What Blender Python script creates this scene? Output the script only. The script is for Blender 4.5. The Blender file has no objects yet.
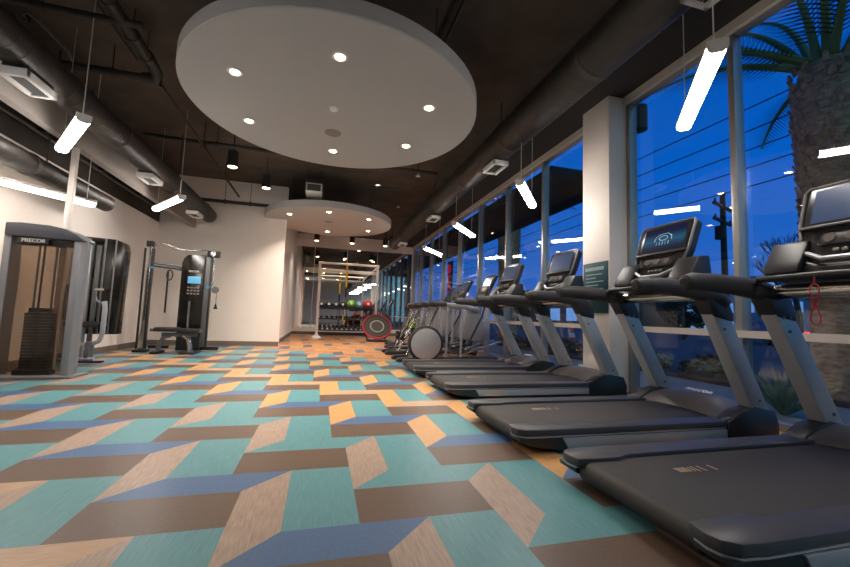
import bpy, bmesh, math, random
from mathutils import Vector, Matrix
random.seed(7)
sc = bpy.context.scene
COL = sc.collection
PI = math.pi

# ------------------------------------------------------------------ materials
def lin(c):
    c = c / 255.0
    return c / 12.92 if c <= 0.04045 else ((c + 0.055) / 1.055) ** 2.4
def rgb(r, g, b):
    return (lin(r), lin(g), lin(b), 1.0)
MATS = {}
def mat(name, col, rough=0.5, metal=0.0, emit=None, estr=0.0, noise=0.0, nscale=8.0, stretch=(1, 1, 1), bump=0.0, spec=0.5, coat=0.0):
    m = bpy.data.materials.new(name); m.use_nodes = True
    nt = m.node_tree; b = nt.nodes['Principled BSDF']
    b.inputs['Base Color'].default_value = rgb(*col)
    b.inputs['Roughness'].default_value = rough
    b.inputs['Metallic'].default_value = metal
    b.inputs['Specular IOR Level'].default_value = spec
    b.inputs['Coat Weight'].default_value = coat
    if emit:
        b.inputs['Emission Color'].default_value = rgb(*emit)
        b.inputs['Emission Strength'].default_value = estr
    if noise or bump:
        tc = nt.nodes.new('ShaderNodeTexCoord'); mp = nt.nodes.new('ShaderNodeMapping')
        mp.inputs['Scale'].default_value = stretch
        nz = nt.nodes.new('ShaderNodeTexNoise'); nz.inputs['Scale'].default_value = nscale
        nz.inputs['Detail'].default_value = 6.0
        nt.links.new(tc.outputs['Object'], mp.inputs['Vector']); nt.links.new(mp.outputs['Vector'], nz.inputs['Vector'])
        if noise:
            rp = nt.nodes.new('ShaderNodeValToRGB')
            c = rgb(*col)
            rp.color_ramp.elements[0].position = 0.3; rp.color_ramp.elements[1].position = 0.7
            rp.color_ramp.elements[0].color = tuple(x * (1 - noise) for x in c[:3]) + (1,)
            rp.color_ramp.elements[1].color = tuple(min(1, x * (1 + noise)) for x in c[:3]) + (1,)
            nt.links.new(nz.outputs['Fac'], rp.inputs['Fac']); nt.links.new(rp.outputs['Color'], b.inputs['Base Color'])
        if bump:
            bp = nt.nodes.new('ShaderNodeBump'); bp.inputs['Strength'].default_value = bump; bp.inputs['Distance'].default_value = 0.01
            nt.links.new(nz.outputs['Fac'], bp.inputs['Height']); nt.links.new(bp.outputs['Normal'], b.inputs['Normal'])
    MATS[name] = m
    return m
def glass_mat(name, tint, f0, gl_rough=0.0, refl=1.0):
    m = bpy.data.materials.new(name); m.use_nodes = True
    nt = m.node_tree; nt.nodes.clear()
    out = nt.nodes.new('ShaderNodeOutputMaterial'); mix = nt.nodes.new('ShaderNodeMixShader')
    tr = nt.nodes.new('ShaderNodeBsdfTransparent'); tr.inputs['Color'].default_value = tint
    gl = nt.nodes.new('ShaderNodeBsdfGlossy'); gl.inputs['Roughness'].default_value = gl_rough
    gl.inputs['Color'].default_value = (refl, refl, refl, 1)
    lw = nt.nodes.new('ShaderNodeLayerWeight'); lw.inputs['Blend'].default_value = 0.5
    pw = nt.nodes.new('ShaderNodeMath'); pw.operation = 'POWER'; pw.inputs[1].default_value = 5.0
    mr = nt.nodes.new('ShaderNodeMath'); mr.operation = 'MULTIPLY_ADD'; mr.inputs[1].default_value = 1 - f0; mr.inputs[2].default_value = f0
    nt.links.new(lw.outputs['Facing'], pw.inputs[0]); nt.links.new(pw.outputs[0], mr.inputs[0])
    nt.links.new(mr.outputs[0], mix.inputs['Fac']); nt.links.new(tr.outputs[0], mix.inputs[1]); nt.links.new(gl.outputs[0], mix.inputs[2])
    nt.links.new(mix.outputs[0], out.inputs['Surface'])
    MATS[name] = m
    return m
def floor_mat(name, col, amt, stretch, rough=0.36, nscale=14):
    return mat(name, col, rough=rough, noise=amt, nscale=nscale, stretch=stretch, spec=0.35)

floor_mat('vinyl_teal', (88, 138, 144), 0.16, (14, 0.6, 1))
floor_mat('vinyl_grey_wood', (160, 138, 124), 0.22, (9, 0.8, 1))
floor_mat('vinyl_gold_wood', (192, 146, 96), 0.16, (9, 0.8, 1))
floor_mat('vinyl_brown', (98, 80, 68), 0.10, (1, 1, 1), nscale=60)
floor_mat('vinyl_blue', (74, 102, 138), 0.10, (1, 1, 1), nscale=60)
floor_mat('vinyl_tan', (178, 146, 118), 0.14, (0.8, 9, 1))
floor_mat('vinyl_orange', (184, 132, 88), 0.18, (1, 9, 1))
floor_mat('vinyl_rust', (164, 112, 74), 0.16, (1, 9, 1))
floor_mat('vinyl_slate', (70, 92, 116), 0.10, (1, 1, 1))
mat('wall_paint', (236, 226, 218), 0.7, noise=0.02, nscale=2)
mat('grey_paint', (150, 142, 136), 0.75, noise=0.03, nscale=2)
mat('dark_upper', (58, 50, 45), 0.85, noise=0.2, nscale=3)
mat('ceiling_deck', (80, 69, 61), 0.9, noise=0.28, nscale=2.2, bump=0.3)
mat('soffit_dark', (36, 32, 30), 0.85, noise=0.05)
mat('disc_white', (176, 174, 174), 0.8)
mat('duct_dark', (42, 37, 34), 0.5, noise=0.12, nscale=5, spec=0.4)
mat('pipe_dark', (46, 40, 37), 0.6, noise=0.15, nscale=6)
mat('duct_seam', (56, 50, 46), 0.5)
mat('diffuser_white', (208, 206, 204), 0.5)
mat('diffuser_slot', (70, 70, 72), 0.7)
mat('light_cap', (205, 200, 195), 0.4)
mat('tube_glow', (255, 250, 240), 0.4, emit=(255, 247, 238), estr=58.0)
mat('tube_glow_soft', (255, 250, 240), 0.4, emit=(255, 245, 232), estr=18.0)
mat('lamp_glow', (255, 240, 220), 0.4, emit=(255, 214, 160), estr=60.0)
mat('can_glow', (255, 240, 220), 0.4, emit=(255, 220, 175), estr=14.0)
mat('baseboard_grey', (120, 105, 94), 0.6)
mat('frame_white', (196, 186, 176), 0.45, noise=0.02)
mat('mullion_alu', (158, 156, 154), 0.35, metal=0.6)
mat('rubber_black', (34, 32, 32), 0.65, noise=0.1, nscale=30)
mat('belt_black', (44, 40, 39), 0.62, noise=0.10, nscale=40, bump=0.05)
mat('plastic_dark', (62, 60, 63), 0.42, noise=0.05, nscale=60)
mat('plastic_black', (34, 33, 36), 0.42)
mat('hood_plastic', (82, 79, 81), 0.32)
mat('silver_paint', (170, 173, 179), 0.38, metal=0.3)
mat('silver_dark', (104, 104, 106), 0.4, metal=0.3)
mat('grip_rubber', (60, 57, 58), 0.55, noise=0.08, nscale=50)
mat('chrome', (190, 186, 182), 0.18, metal=0.95)
mat('belt_print', (170, 145, 118), 0.6)
mat('logo_white', (225, 222, 220), 0.5)
mat('lcd_dim', (48, 62, 88), 0.22, emit=(70, 90, 130), estr=0.25)  # screens without a picture, weak blue glow put into the material
mat('screen_bezel', (30, 30, 34), 0.3)
mat('button_grey', (120, 112, 106), 0.4)
mat('keypad_brown', (92, 80, 72), 0.4)
mat('button_light', (200, 196, 192), 0.4)
mat('red_cord', (190, 28, 40), 0.5)
mat('sign_teal', (22, 64, 74), 0.5)
mat('sign_text', (150, 178, 180), 0.6)
mat('tower_grey', (138, 138, 142), 0.4, metal=0.25)
mat('tower_cap', (66, 68, 76), 0.4)
mat('stack_black', (30, 28, 28), 0.5)
mat('pad_black', (38, 35, 34), 0.5)
mat('shroud_black', (30, 26, 22), 0.2, spec=0.6)
mat('diagram_blue', (96, 170, 210), 0.4, emit=(90, 170, 215), estr=0.25)
mat('clip_blue', (40, 140, 190), 0.4)
mat('rig_white', (226, 216, 206), 0.4)
mat('strap_yellow', (245, 192, 24), 0.6)
mat('ball_green', (120, 176, 50), 0.6)
mat('ball_blue', (120, 160, 188), 0.6)
mat('ball_red', (188, 40, 48), 0.6)
mat('ball_lime', (176, 212, 46), 0.5)
mat('ball_dark', (46, 42, 44), 0.6)
mat('mesh_brown', (76, 66, 54), 0.8, noise=0.15, nscale=40)
mat('red_pad', (186, 36, 46), 0.5)
mat('outlet', (150, 140, 130), 0.5)
mat('machine_shroud', (152, 150, 152), 0.45)
mat('asphalt', (60, 62, 70), 0.9, noise=0.2, nscale=1.5)
mat('sidewalk', (130, 130, 132), 0.9, noise=0.08, nscale=3)
mat('soil', (66, 52, 42), 0.95, noise=0.3, nscale=5)
mat('shrub_green', (46, 56, 40), 0.9, noise=0.3, nscale=9)
mat('agave_green', (78, 104, 84), 0.7)
mat('trunk_brown', (150, 118, 94), 0.95, noise=0.45, nscale=9, stretch=(1, 1, 3), bump=1.0)
mat('boot_brown', (144, 112, 88), 0.95, noise=0.4, nscale=14)
mat('palm_stem', (92, 108, 58), 0.7)
mat('palm_leaf', (40, 50, 34), 0.8)
mat('dark_wood', (44, 36, 32), 0.9, noise=0.2)
mat('wire_black', (20, 20, 26), 0.8)
mat('building_pale', (150, 150, 152), 0.9)
mat('building_dark', (62, 56, 54), 0.9)
mat('building_window', (150, 190, 235), 0.4, emit=(130, 180, 235), estr=0.5)
mat('street_glow', (255, 220, 170), 0.4, emit=(255, 210, 150), estr=12.0)
mat('car_grey', (92, 98, 110), 0.3, metal=0.3)
mat('car_glass', (20, 26, 36), 0.1)
mat('tail_red', (220, 20, 16), 0.4, emit=(255, 30, 20), estr=4.0)
mat('cone_orange', (214, 66, 30), 0.6)
mat('canopy_dark', (40, 37, 36), 0.8)
mat('mirror', (225, 228, 226), 0.0, metal=1.0)
glass_mat('glass', (0.95, 0.97, 0.98, 1), 0.045)
glass_mat('smoked', (0.76, 0.70, 0.64, 1), 0.04, 0.12, 0.7)

def screen_mat():
    m = bpy.data.materials.new('lcd_on'); m.use_nodes = True
    nt = m.node_tree; b = nt.nodes['Principled BSDF']
    b.inputs['Roughness'].default_value = 0.15
    b.inputs['Base Color'].default_value = rgb(14, 20, 34)
    tc = nt.nodes.new('ShaderNodeTexCoord'); sp = nt.nodes.new('ShaderNodeSeparateXYZ')
    nt.links.new(tc.outputs['Generated'], sp.inputs[0])
    def math_(op, a, b_=None, c=None):
        n = nt.nodes.new('ShaderNodeMath'); n.operation = op
        for i, v in enumerate((a, b_, c)):
            if v is None: continue
            if hasattr(v, 'is_linked') or hasattr(v, 'links'): nt.links.new(v, n.inputs[i])
            else: n.inputs[i].default_value = v
        return n.outputs[0]
    u, v = sp.outputs['Y'], sp.outputs['Z']
    # picture on the monitor: a teal glow band around the middle on navy
    dv = math_('ABSOLUTE', math_('SUBTRACT', v, 0.45))
    du = math_('ABSOLUTE', math_('SUBTRACT', u, 0.5))
    band = math_('MAXIMUM', math_('SUBTRACT', 1.0, math_('MULTIPLY', dv, 3.2)), 0.0)
    nz = nt.nodes.new('ShaderNodeTexNoise'); nz.inputs['Scale'].default_value = 9.0
    nt.links.new(tc.outputs['Generated'], nz.inputs['Vector'])
    band2 = math_('MULTIPLY', band, math_('ADD', nz.outputs['Fac'], 0.3))
    mix = nt.nodes.new('ShaderNodeMixRGB')
    mix.inputs[1].default_value = rgb(26, 32, 66); mix.inputs[2].default_value = rgb(44, 116, 150)
    nt.links.new(band2, mix.inputs[0])
    nt.links.new(mix.outputs[0], b.inputs['Emission Color']); b.inputs['Emission Strength'].default_value = 0.55
    MATS['lcd_on'] = m
screen_mat()
mat('emblem_glow', (150, 180, 200), 0.4, emit=(130, 160, 185), estr=0.45)

# ------------------------------------------------------------------ mesh builder
class MB:
    def __init__(self): self.bm = bmesh.new()
    def _add(self, t, M=None):
        if M is not None: bmesh.ops.transform(t, matrix=M, verts=t.verts)
        me = bpy.data.meshes.new('tmp'); t.to_mesh(me); t.free()
        self.bm.from_mesh(me); bpy.data.meshes.remove(me); return self
    def box(self, c, s, bev=0.0, rot=None, seg=2):
        t = bmesh.new(); bmesh.ops.create_cube(t, size=1.0)
        bmesh.ops.scale(t, vec=Vector(s), verts=t.verts)
        if bev: bmesh.ops.bevel(t, geom=t.edges[:], offset=bev, segments=seg, affect='EDGES', profile=0.5)
        M = Matrix.Translation(Vector(c))
        if rot: M = M @ Matrix.Rotation(rot[2], 4, 'Z') @ Matrix.Rotation(rot[1], 4, 'Y') @ Matrix.Rotation(rot[0], 4, 'X')
        return self._add(t, M)
    def b2(self, x0, x1, y0, y1, z0, z1, bev=0.0):
        return self.box(((x0 + x1) / 2, (y0 + y1) / 2, (z0 + z1) / 2), (abs(x1 - x0), abs(y1 - y0), abs(z1 - z0)), bev)
    def cyl(self, p0, p1, r0, r1=None, n=16):
        p0, p1 = Vector(p0), Vector(p1); d = p1 - p0
        t = bmesh.new(); bmesh.ops.create_cone(t, cap_ends=True, segments=n, radius1=r0, radius2=r0 if r1 is None else r1, depth=d.length)
        M = Matrix.Translation((p0 + p1) / 2) @ d.to_track_quat('Z', 'Y').to_matrix().to_4x4()
        return self._add(t, M)
    def tube(self, pts, r, n=10, closed=False):
        pts = [Vector(p) for p in pts]; N = len(pts)
        rr = r if isinstance(r, (list, tuple)) else [r] * N
        t = bmesh.new(); rings = []; up = None
        for i, p in enumerate(pts):
            if closed: d = pts[(i + 1) % N] - pts[i - 1]
            else: d = (pts[min(i + 1, N - 1)] - pts[max(i - 1, 0)])
            d.normalize()
            if up is None: up = Vector((0, 0, 1)) if abs(d.z) < 0.9 else Vector((1, 0, 0))
            a = d.cross(up)
            if a.length < 1e-5: a = d.cross(Vector((0, 1, 0)))
            a.normalize(); b = a.cross(d).normalized(); up = b
            rings.append([t.verts.new(p + (a * math.cos(2 * PI * k / n) + b * math.sin(2 * PI * k / n)) * rr[i]) for k in range(n)])
        for i in range(N if closed else N - 1):
            A, B = rings[i], rings[(i + 1) % N]
            for k in range(n): t.faces.new((A[k], A[(k + 1) % n], B[(k + 1) % n], B[k]))
        if not closed:
            t.faces.new(rings[0][::-1]); t.faces.new(rings[-1])
        bmesh.ops.recalc_face_normals(t, faces=t.faces)
        return self._add(t)
    def prism(self, poly, axis, a0, a1, bev=0.0):
        t = bmesh.new()
        def mk(u, v, a): return {'x': (a, u, v), 'y': (u, a, v), 'z': (u, v, a)}[axis]
        A = [t.verts.new(mk(u, v, a0)) for u, v in poly]; B = [t.verts.new(mk(u, v, a1)) for u, v in poly]
        n = len(poly)
        t.faces.new(A); t.faces.new(B[::-1])
        for i in range(n): t.faces.new((A[i], B[i], B[(i + 1) % n], A[(i + 1) % n]))
        bmesh.ops.recalc_face_normals(t, faces=t.faces)
        if bev: bmesh.ops.bevel(t, geom=t.edges[:], offset=bev, segments=2, affect='EDGES', profile=0.5)
        return self._add(t)
    def lathe(self, prof, c=(0, 0, 0), axis='z', n=40):
        t = bmesh.new(); rings = []
        for r, z in prof:
            ring = []
            for k in range(n):
                a = 2 * PI * k / n; x, y = r * math.cos(a), r * math.sin(a)
                ring.append(t.verts.new({'z': (x, y, z), 'x': (z, x, y), 'y': (x, z, y)}[axis]))
            rings.append(ring)
        for A, B in zip(rings, rings[1:]):
            for k in range(n): t.faces.new((A[k], A[(k + 1) % n], B[(k + 1) % n], B[k]))
        if prof[0][0] > 1e-6 and prof[-1][0] > 1e-6:      # a ring: close the section
            for k in range(n): t.faces.new((rings[-1][k], rings[-1][(k + 1) % n], rings[0][(k + 1) % n], rings[0][k]))
        elif prof[0][0] > 1e-6: t.faces.new(rings[0][::-1])
        elif prof[-1][0] > 1e-6: t.faces.new(rings[-1])
        bmesh.ops.remove_doubles(t, verts=t.verts, dist=1e-6)
        bmesh.ops.recalc_face_normals(t, faces=t.faces)
        return self._add(t, Matrix.Translation(Vector(c)))
    def ball(self, c, r, sc_=(1, 1, 1), sub=3):
        t = bmesh.new(); bmesh.ops.create_icosphere(t, subdivisions=sub, radius=r)
        bmesh.ops.scale(t, vec=Vector(sc_), verts=t.verts)
        return self._add(t, Matrix.Translation(Vector(c)))
    def sheet(self, rows, thick=0.0):
        t = bmesh.new(); V = [[t.verts.new(p) for p in row] for row in rows]
        for i in range(len(V) - 1):
            for j in range(len(V[0]) - 1): t.faces.new((V[i][j], V[i][j + 1], V[i + 1][j + 1], V[i + 1][j]))
        bmesh.ops.recalc_face_normals(t, faces=t.faces)
        if thick:
            bmesh.ops.solidify(t, geom=t.faces[:], thickness=thick)
        return self._add(t)
    def xf(self, M):
        bmesh.ops.transform(self.bm, matrix=M, verts=self.bm.verts); return self
    def build(self, name, m, parent=None, loc=None, sharp=38):
        bm = self.bm; bm.normal_update()
        lim = math.radians(sharp)
        for f in bm.faces: f.smooth = True
        for e in bm.edges:
            e.smooth = not (len(e.link_faces) != 2 or e.calc_face_angle(0) > lim)
        me = bpy.data.meshes.new(name); bm.to_mesh(me); bm.free()
        me.materials.append(MATS[m])
        o = bpy.data.objects.new(name, me); COL.objects.link(o)
        if parent is not None: o.parent = parent
        if loc is not None: o.location = loc
        return o

def tag(o, label=None, cat=None, group=None, kind=None):
    if label: o['label'] = label
    if cat: o['category'] = cat
    if group: o['group'] = group
    if kind: o['kind'] = kind
    return o
def thing(name, label, cat, loc=(0, 0, 0), rz=0.0, group=None):
    o = bpy.data.objects.new(name, None); COL.objects.link(o)
    o.location = loc; o.rotation_euler = (0, 0, rz); o.empty_display_size = 0.1
    return tag(o, label, cat, group)
def struct(name, mb, m, parent=None):
    o = mb.build(name, m, parent)
    if parent is None: o['kind'] = 'structure'
    return o
def kids(o): return [c for c in COL.objects if c.parent == o]
def copy_tree(o, parent=None, label=None, group=None):
    c = o.copy(); COL.objects.link(c)
    if parent is not None:
        c.parent = parent
    for ch in kids(o): copy_tree(ch, c)
    if label: c['label'] = label
    if group: c['group'] = group
    return c
def text_mb(s, size, depth=0.002):
    cu = bpy.data.curves.new('lettering', 'FONT'); cu.body = s; cu.size = size; cu.extrude = depth
    cu.align_x = 'CENTER'; cu.align_y = 'CENTER'
    to = bpy.data.objects.new('lettering', cu); COL.objects.link(to)
    dg = bpy.context.evaluated_depsgraph_get(); dg.update()
    me = bpy.data.meshes.new_from_object(to.evaluated_get(dg))
    mb = MB(); mb.bm.from_mesh(me)
    bpy.data.objects.remove(to); bpy.data.curves.remove(cu); bpy.data.meshes.remove(me)
    return mb
ROT_FACE_MY = Matrix.Rotation(PI / 2, 4, 'X')                          # text readable when looking along +y
ROT_FACE_MX = Matrix.Rotation(-PI / 2, 4, 'Z') @ Matrix.Rotation(PI / 2, 4, 'X')   # readable when looking along +x

# ------------------------------------------------------------------ room constants
H = 0.855
XL, XR, XP = -3.78, 3.80, -0.96
YF, YB, YM = -4.6, 10.30, 16.20
ZC = 4.05

# ---- floor with the stepped plank pattern
def clip(poly, x0, x1, y0, y1):
    def cut(P, f, g):
        out = []
        for i in range(len(P)):
            a, b = P[i - 1], P[i]; fa, fb = f(a), f(b)
            if (fa >= 0) != (fb >= 0):
                t = fa / (fa - fb); out.append((a[0] + (b[0] - a[0]) * t, a[1] + (b[1] - a[1]) * t))
            if fb >= 0: out.append(b)
        return out
    for f in (lambda p: p[0] - x0, lambda p: x1 - p[0], lambda p: p[1] - y0, lambda p: y1 - p[1]):
        poly = cut(poly, f, None)
        if len(poly) < 3: return []
    return poly
def build_floor():
    w, t, h, d, b = [v * H for v in (0.2484, 0.4549, 0.7144, 0.2531, 0.3729)]
    x0, v0, s = -1.7748 * H, 4.0959 * H, -0.0951 * H
    X = w + t; P = h + d + b
    names = ['vinyl_teal', 'vinyl_grey_wood', 'vinyl_gold_wood', 'vinyl_brown', 'vinyl_blue', 'vinyl_tan', 'vinyl_orange', 'vinyl_rust', 'vinyl_slate']
    bm = bmesh.new()
    zones = [(XL, XR, YF, YB), (XP - .09, XR, YB, YM)]
    for k in range(-12, 14):
        for n in range(-14, 26):
            V = v0 - h * k + P * n; U = x0 + X * k + s * n
            if V < YF - 1 or V - P > YM + 1 or U > XR + 1 or U < XL - 2: continue
            far = n >= 7
            wood = [(0, -d), (w, 0), (w, -h), (0, -h - d)]
            teal = [(w, 0), (X + s, 0), (X + s, -h), (w, -h)]
            strip = [(0, -h - d), (w, -h), (X + w, -h), (X, -h - d)]
            brown = [(0, -h - d), (X, -h - d), (X, -P), (0, -P)]
            sc4 = ['vinyl_blue', 'vinyl_teal', 'vinyl_blue', 'vinyl_tan'][n % 4]
            if far:
                L = [(wood, 'vinyl_slate' if (k + n) % 2 else 'vinyl_rust'), (teal, 'vinyl_orange'), (strip, 'vinyl_rust'), (brown, 'vinyl_orange')]
            else:
                L = [(wood, 'vinyl_gold_wood' if n >= 2 else 'vinyl_grey_wood'), (teal, 'vinyl_teal'), (strip, sc4), (brown, 'vinyl_brown')]
            for poly, mn in L:
                for z in zones:
                    q = clip([(U + a, V + c) for a, c in poly], *z)
                    if len(q) >= 3:
                        f = bm.faces.new([bm.verts.new((a, c, 0)) for a, c in q]); f.material_index = names.index(mn)
    bmesh.ops.recalc_face_normals(bm, faces=bm.faces)
    for f in bm.faces:
        if f.normal.z < 0: f.normal_flip()
    me = bpy.data.meshes.new('floor'); bm.to_mesh(me); bm.free()
    for nme in names: me.materials.append(MATS[nme])
    o = bpy.data.objects.new('floor', me); COL.objects.link(o); o['kind'] = 'structure'
build_floor()

# ---- shell
struct('ceiling', MB().b2(XL - .2, XR + .1, YF - .2, YM + .2, ZC, ZC + .12), 'ceiling_deck')
struct('trim_1', MB().b2(2.75, XR + .1, YF, YM, 3.84, ZC), 'soffit_dark')        # dropped soffit along the glazing
wl = struct('wall_left', MB().b2(XL - .15, XL, YF - .15, YB + .15, 0, 2.85), 'wall_paint')
struct('upper_band', MB().b2(XL - .15, XL, YF - .15, YB + .15, 2.85, ZC), 'dark_upper', wl)
struct('wall_back', MB().b2(XL, XP, YB, YB + .15, 0, ZC), 'wall_paint')
struct('wall_recess', MB().b2(XP - .24, XP - .09, YB + .15, YM, 0, ZC), 'wall_paint')
struct('wall_mirror', MB().b2(XP - .24, XR + .1, YM, YM + .15, 0, ZC), 'wall_paint')
struct('wall_front', MB().b2(XL - .15, XR + .1, YF - .15, YF, 0, ZC), 'wall_paint')
struct('baseboard_left', MB().b2(XL, XL + .015, YF, YB, 0, .11), 'baseboard_grey')
struct('baseboard_back', MB().b2(XL + .015, XP, YB - .015, YB, 0, .11), 'baseboard_grey')
struct('baseboard_recess', MB().b2(XP - .09, XP - .075, YB + .15, YM, 0, .11), 'baseboard_grey')
struct('baseboard_mirror', MB().b2(XP - .075, XR - .05, YM - .015, YM, 0, .11), 'baseboard_grey')
# bulkhead beam with its slim post
struct('trim_2', MB().b2(-3.1, -3.0, YF, YB, 2.80, 3.12), 'grey_paint')
struct('trim_9', MB().b2(-3.11, -2.985, YF, YB, 3.12, 3.14), 'frame_white')
struct('trim_3', MB().b2(-3.08, -3.02, 5.62, 5.68, 0, 2.80, .006), 'rig_white')
# column by the glazing
struct('trim_4', MB().b2(3.50, XR + .1, 4.08, 4.60, 0, 3.84, .008), 'wall_paint')

# mirrors on the far wall: separate panels
for i, (a, c) in enumerate([(-1.035, -.35), (-.33, .95), (.97, 2.2), (2.22, 3.7)]):
    tag(MB().b2(a, c, YM - .012, YM - .002, .26, 3.52).build('wall_mirror_panel', 'mirror'),
        ['narrow mirror panel beside the white recess wall', 'mirror panel behind the white rig post and yellow strap',
         'mirror panel behind the red rimmed rebounder', 'mirror panel next to the windows'][i], 'mirror')

# ---- glazing
MY = [YF, -3.1, -1.6, -.15, 1.3, 2.73, 4.05, 4.63, 6.07, 7.5, 9.0, 10.5, 12.0, 13.5, 15.0, YM]
for i in range(len(MY) - 1):
    a, c = MY[i], MY[i + 1]
    if abs(a - 4.05) < .01: continue
    m = MB()
    m.b2(XR - .03, XR + .09, a - .03, a + .03, 0, 3.84, .004)
    if i == len(MY) - 2 or abs(c - 4.05) < .01: m.b2(XR - .03, XR + .09, c - .03, c + .03, 0, 3.84, .004)
    for z0, z1 in ((0, .07), (.765, .83), (3.74, 3.84)):
        m.b2(XR - .028, XR + .088, a + .03, c - .03, z0, z1, .004)
    win = struct('window_%d' % (i + 1), m, 'mullion_alu')
    struct('pane', MB().b2(XR + .055, XR + .061, a + .03, c - .03, .83, 3.74), 'glass', win)
    struct('pane', MB().b2(XR + .055, XR + .061, a + .03, c - .03, .07, .765), 'glass', win)
# painted inner head and rail caps (lighter than the aluminium)
struct('trim_5', MB().b2(XR - .075, XR - .03, YF, 4.08, 3.74, 3.84), 'frame_white')
struct('trim_6', MB().b2(XR - .075, XR - .03, 4.60, YM, 3.74, 3.84), 'frame_white')
struct('trim_7', MB().b2(XR - .06, XR - .03, YF, 4.08, .765, .83), 'frame_white')
struct('trim_8', MB().b2(XR - .06, XR - .03, 4.60, YM, .765, .83), 'frame_white')

# ------------------------------------------------------------------ ceiling discs
def disc(name, label, cx, cy, R, zb, th, spots, extras):
    t = thing(name, label, 'ceiling panel', (cx, cy, zb))
    MB().lathe([(0, 0), (R - .01, 0), (R, .01), (R, th - .01), (R - .01, th), (0, th)], n=96).build('panel', 'disc_white', t)
    for (sx, sy) in spots:
        d = MB().lathe([(.040, -.002), (.068, -.006), (.075, 0), (.075, .012), (.040, .012)], (sx - cx, sy - cy, 0), n=24).build('downlight', 'logo_white', t)
        MB().lathe([(0, -.004), (.045, -.004), (.045, .008), (0, .008)], (sx - cx, sy - cy, 0), n=20).build('bulb', 'lamp_glow', d)
        l = bpy.data.lights.new('downlight_lamp', 'SPOT'); l.energy = 170; l.color = (1, .88, .74); l.spot_size = 1.9; l.spot_blend = .8; l.shadow_soft_size = .05
        lo = bpy.data.objects.new('downlight_lamp', l); COL.objects.link(lo); lo.parent = d
        lo.location = (sx - cx, sy - cy, -.02)
    for a in (45, 135, 225, 315):
        x, y = .8 * R * math.cos(math.radians(a)), .8 * R * math.sin(math.radians(a))
        MB().cyl((x, y, th), (x, y, ZC - zb), .012, n=8).build('hanger_rod', 'pipe_dark', t)
    for (ex, ey, r, m, nm) in extras:
        MB().lathe([(0, -.03), (r * .7, -.028), (r, -.008), (r, .0), (0, .0)] if nm == 'smoke_detector' else [(0, -.006), (r, -.004), (r, 0), (0, 0)],
                   (ex - cx, ey - cy, 0), n=32).build(nm, m, t)
    return t
disc('ceiling_disc', 'large round white ceiling panel with six glowing downlights', .076, 4.56, 1.635, 3.2, .16,
     [(-.946, 4.015), (.044, 3.461), (1.055, 4.036), (1.017, 5.079), (.048, 5.60), (-.986, 5.041)],
     [(.022, 4.385, .06, 'logo_white', 'smoke_detector'), (.03, 5.02, .105, 'button_grey', 'speaker_grille')])
disc('ceiling_disc', 'smaller looking round white ceiling panel against the white wall end', .12, 10.30, 1.59, 3.2, .16,
     [(-.844, 9.664), (.066, 9.10), (1.035, 9.44), (1.168, 10.77), (.072, 11.33)],
     [(.07, 10.1, .10, 'button_grey', 'speaker_grille')])

# ------------------------------------------------------------------ ducts
def duct(name, label, x, z, r, y0, y1, seams, vents=(), VL=.42, VW=.24):
    t = thing(name, label, 'duct', (x, y0, z))
    prof = [(0, 0), (r, 0)]
    yy = .10
    while yy < y1 - y0 - .1:
        prof += [(r, yy - .022), (r, yy - .008), (r + .0025, yy), (r, yy + .008), (r, yy + .022)]; yy += .15
    prof += [(r, y1 - y0), (r * .96, y1 - y0 + .01), (0, y1 - y0 + .01)]
    MB().lathe(prof, axis='y', n=32).build('pipe', 'duct_dark', t)
    for y in seams:
        MB().lathe([(r + .001, -.03), (r + .010, -.02), (r + .010, .02), (r + .001, .03)], (0, y - y0, 0), axis='y', n=32).build('joint_band', 'duct_seam', t)
    for y in vents:
        o = Vector((0, y - y0, -r - .045)); L, W = VL, VW
        m = MB()
        for s in (-1, 1):
            m.box(o + Vector((s * (W / 2 - .02), 0, -.01)), (.04, L, .07), .006)
            m.box(o + Vector((0, s * (L / 2 - .02), -.01)), (W, .04, .07), .006)
        v = m.build('vent', 'diffuser_white', t)
        g = MB().box(o + Vector((0, 0, .0)), (W - .07, L - .07, .02))
        for i in range(5): g.box(o + Vector(((i - 2) * (W - .1) / 5, 0, -.015)), (.012, L - .08, .03), rot=(0, .5, 0))
        g.build('louvre', 'diffuser_slot', v)
        MB().box(o + Vector((0, 0, .07)), (W * .8, L * .85, .13)).build('collar', 'duct_dark', v)
    for y in seams[::2]:
        MB().cyl((0, y + .3 - y0, r * .9), (0, y + .3 - y0, ZC - z), .008, n=6).build('hanger_rod', 'pipe_dark', t)
    return t
DUCTS = [(2.42, 3.40, .215), (-2.62, 3.02, .165), (-3.36, 2.46, .125)]
duct('spiral_duct', 'long dark round duct running above the treadmills along the windows', 2.42, 3.40, .215, YF + .1, 13.4, [1.2, 3.0, 4.72, 6.4, 8.1, 9.8, 11.5], (1.78, 5.2, 8.5, 12.0))
duct('spiral_duct', 'dark round duct running beside the grey bulkhead', -2.62, 3.02, .165, YF + .1, 9.85, [.5, 2.2, 3.3, 5.6, 7.5, 9.3], (4.1, 6.65, 8.85), .40, .22)
duct('spiral_duct', 'short dark round duct under the bulkhead over the weight machines', -3.36, 2.46, .125, YF + .1, 7.1, [2.0, 3.7, 5.4])
def top_at(x, z0):
    for dx, dz, r in DUCTS[:2]:
        if abs(x - dx) < r - .01: return dz - math.sqrt(r * r - (x - dx) ** 2) - .006
    return 3.84 if x > 2.75 else ZC

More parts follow.
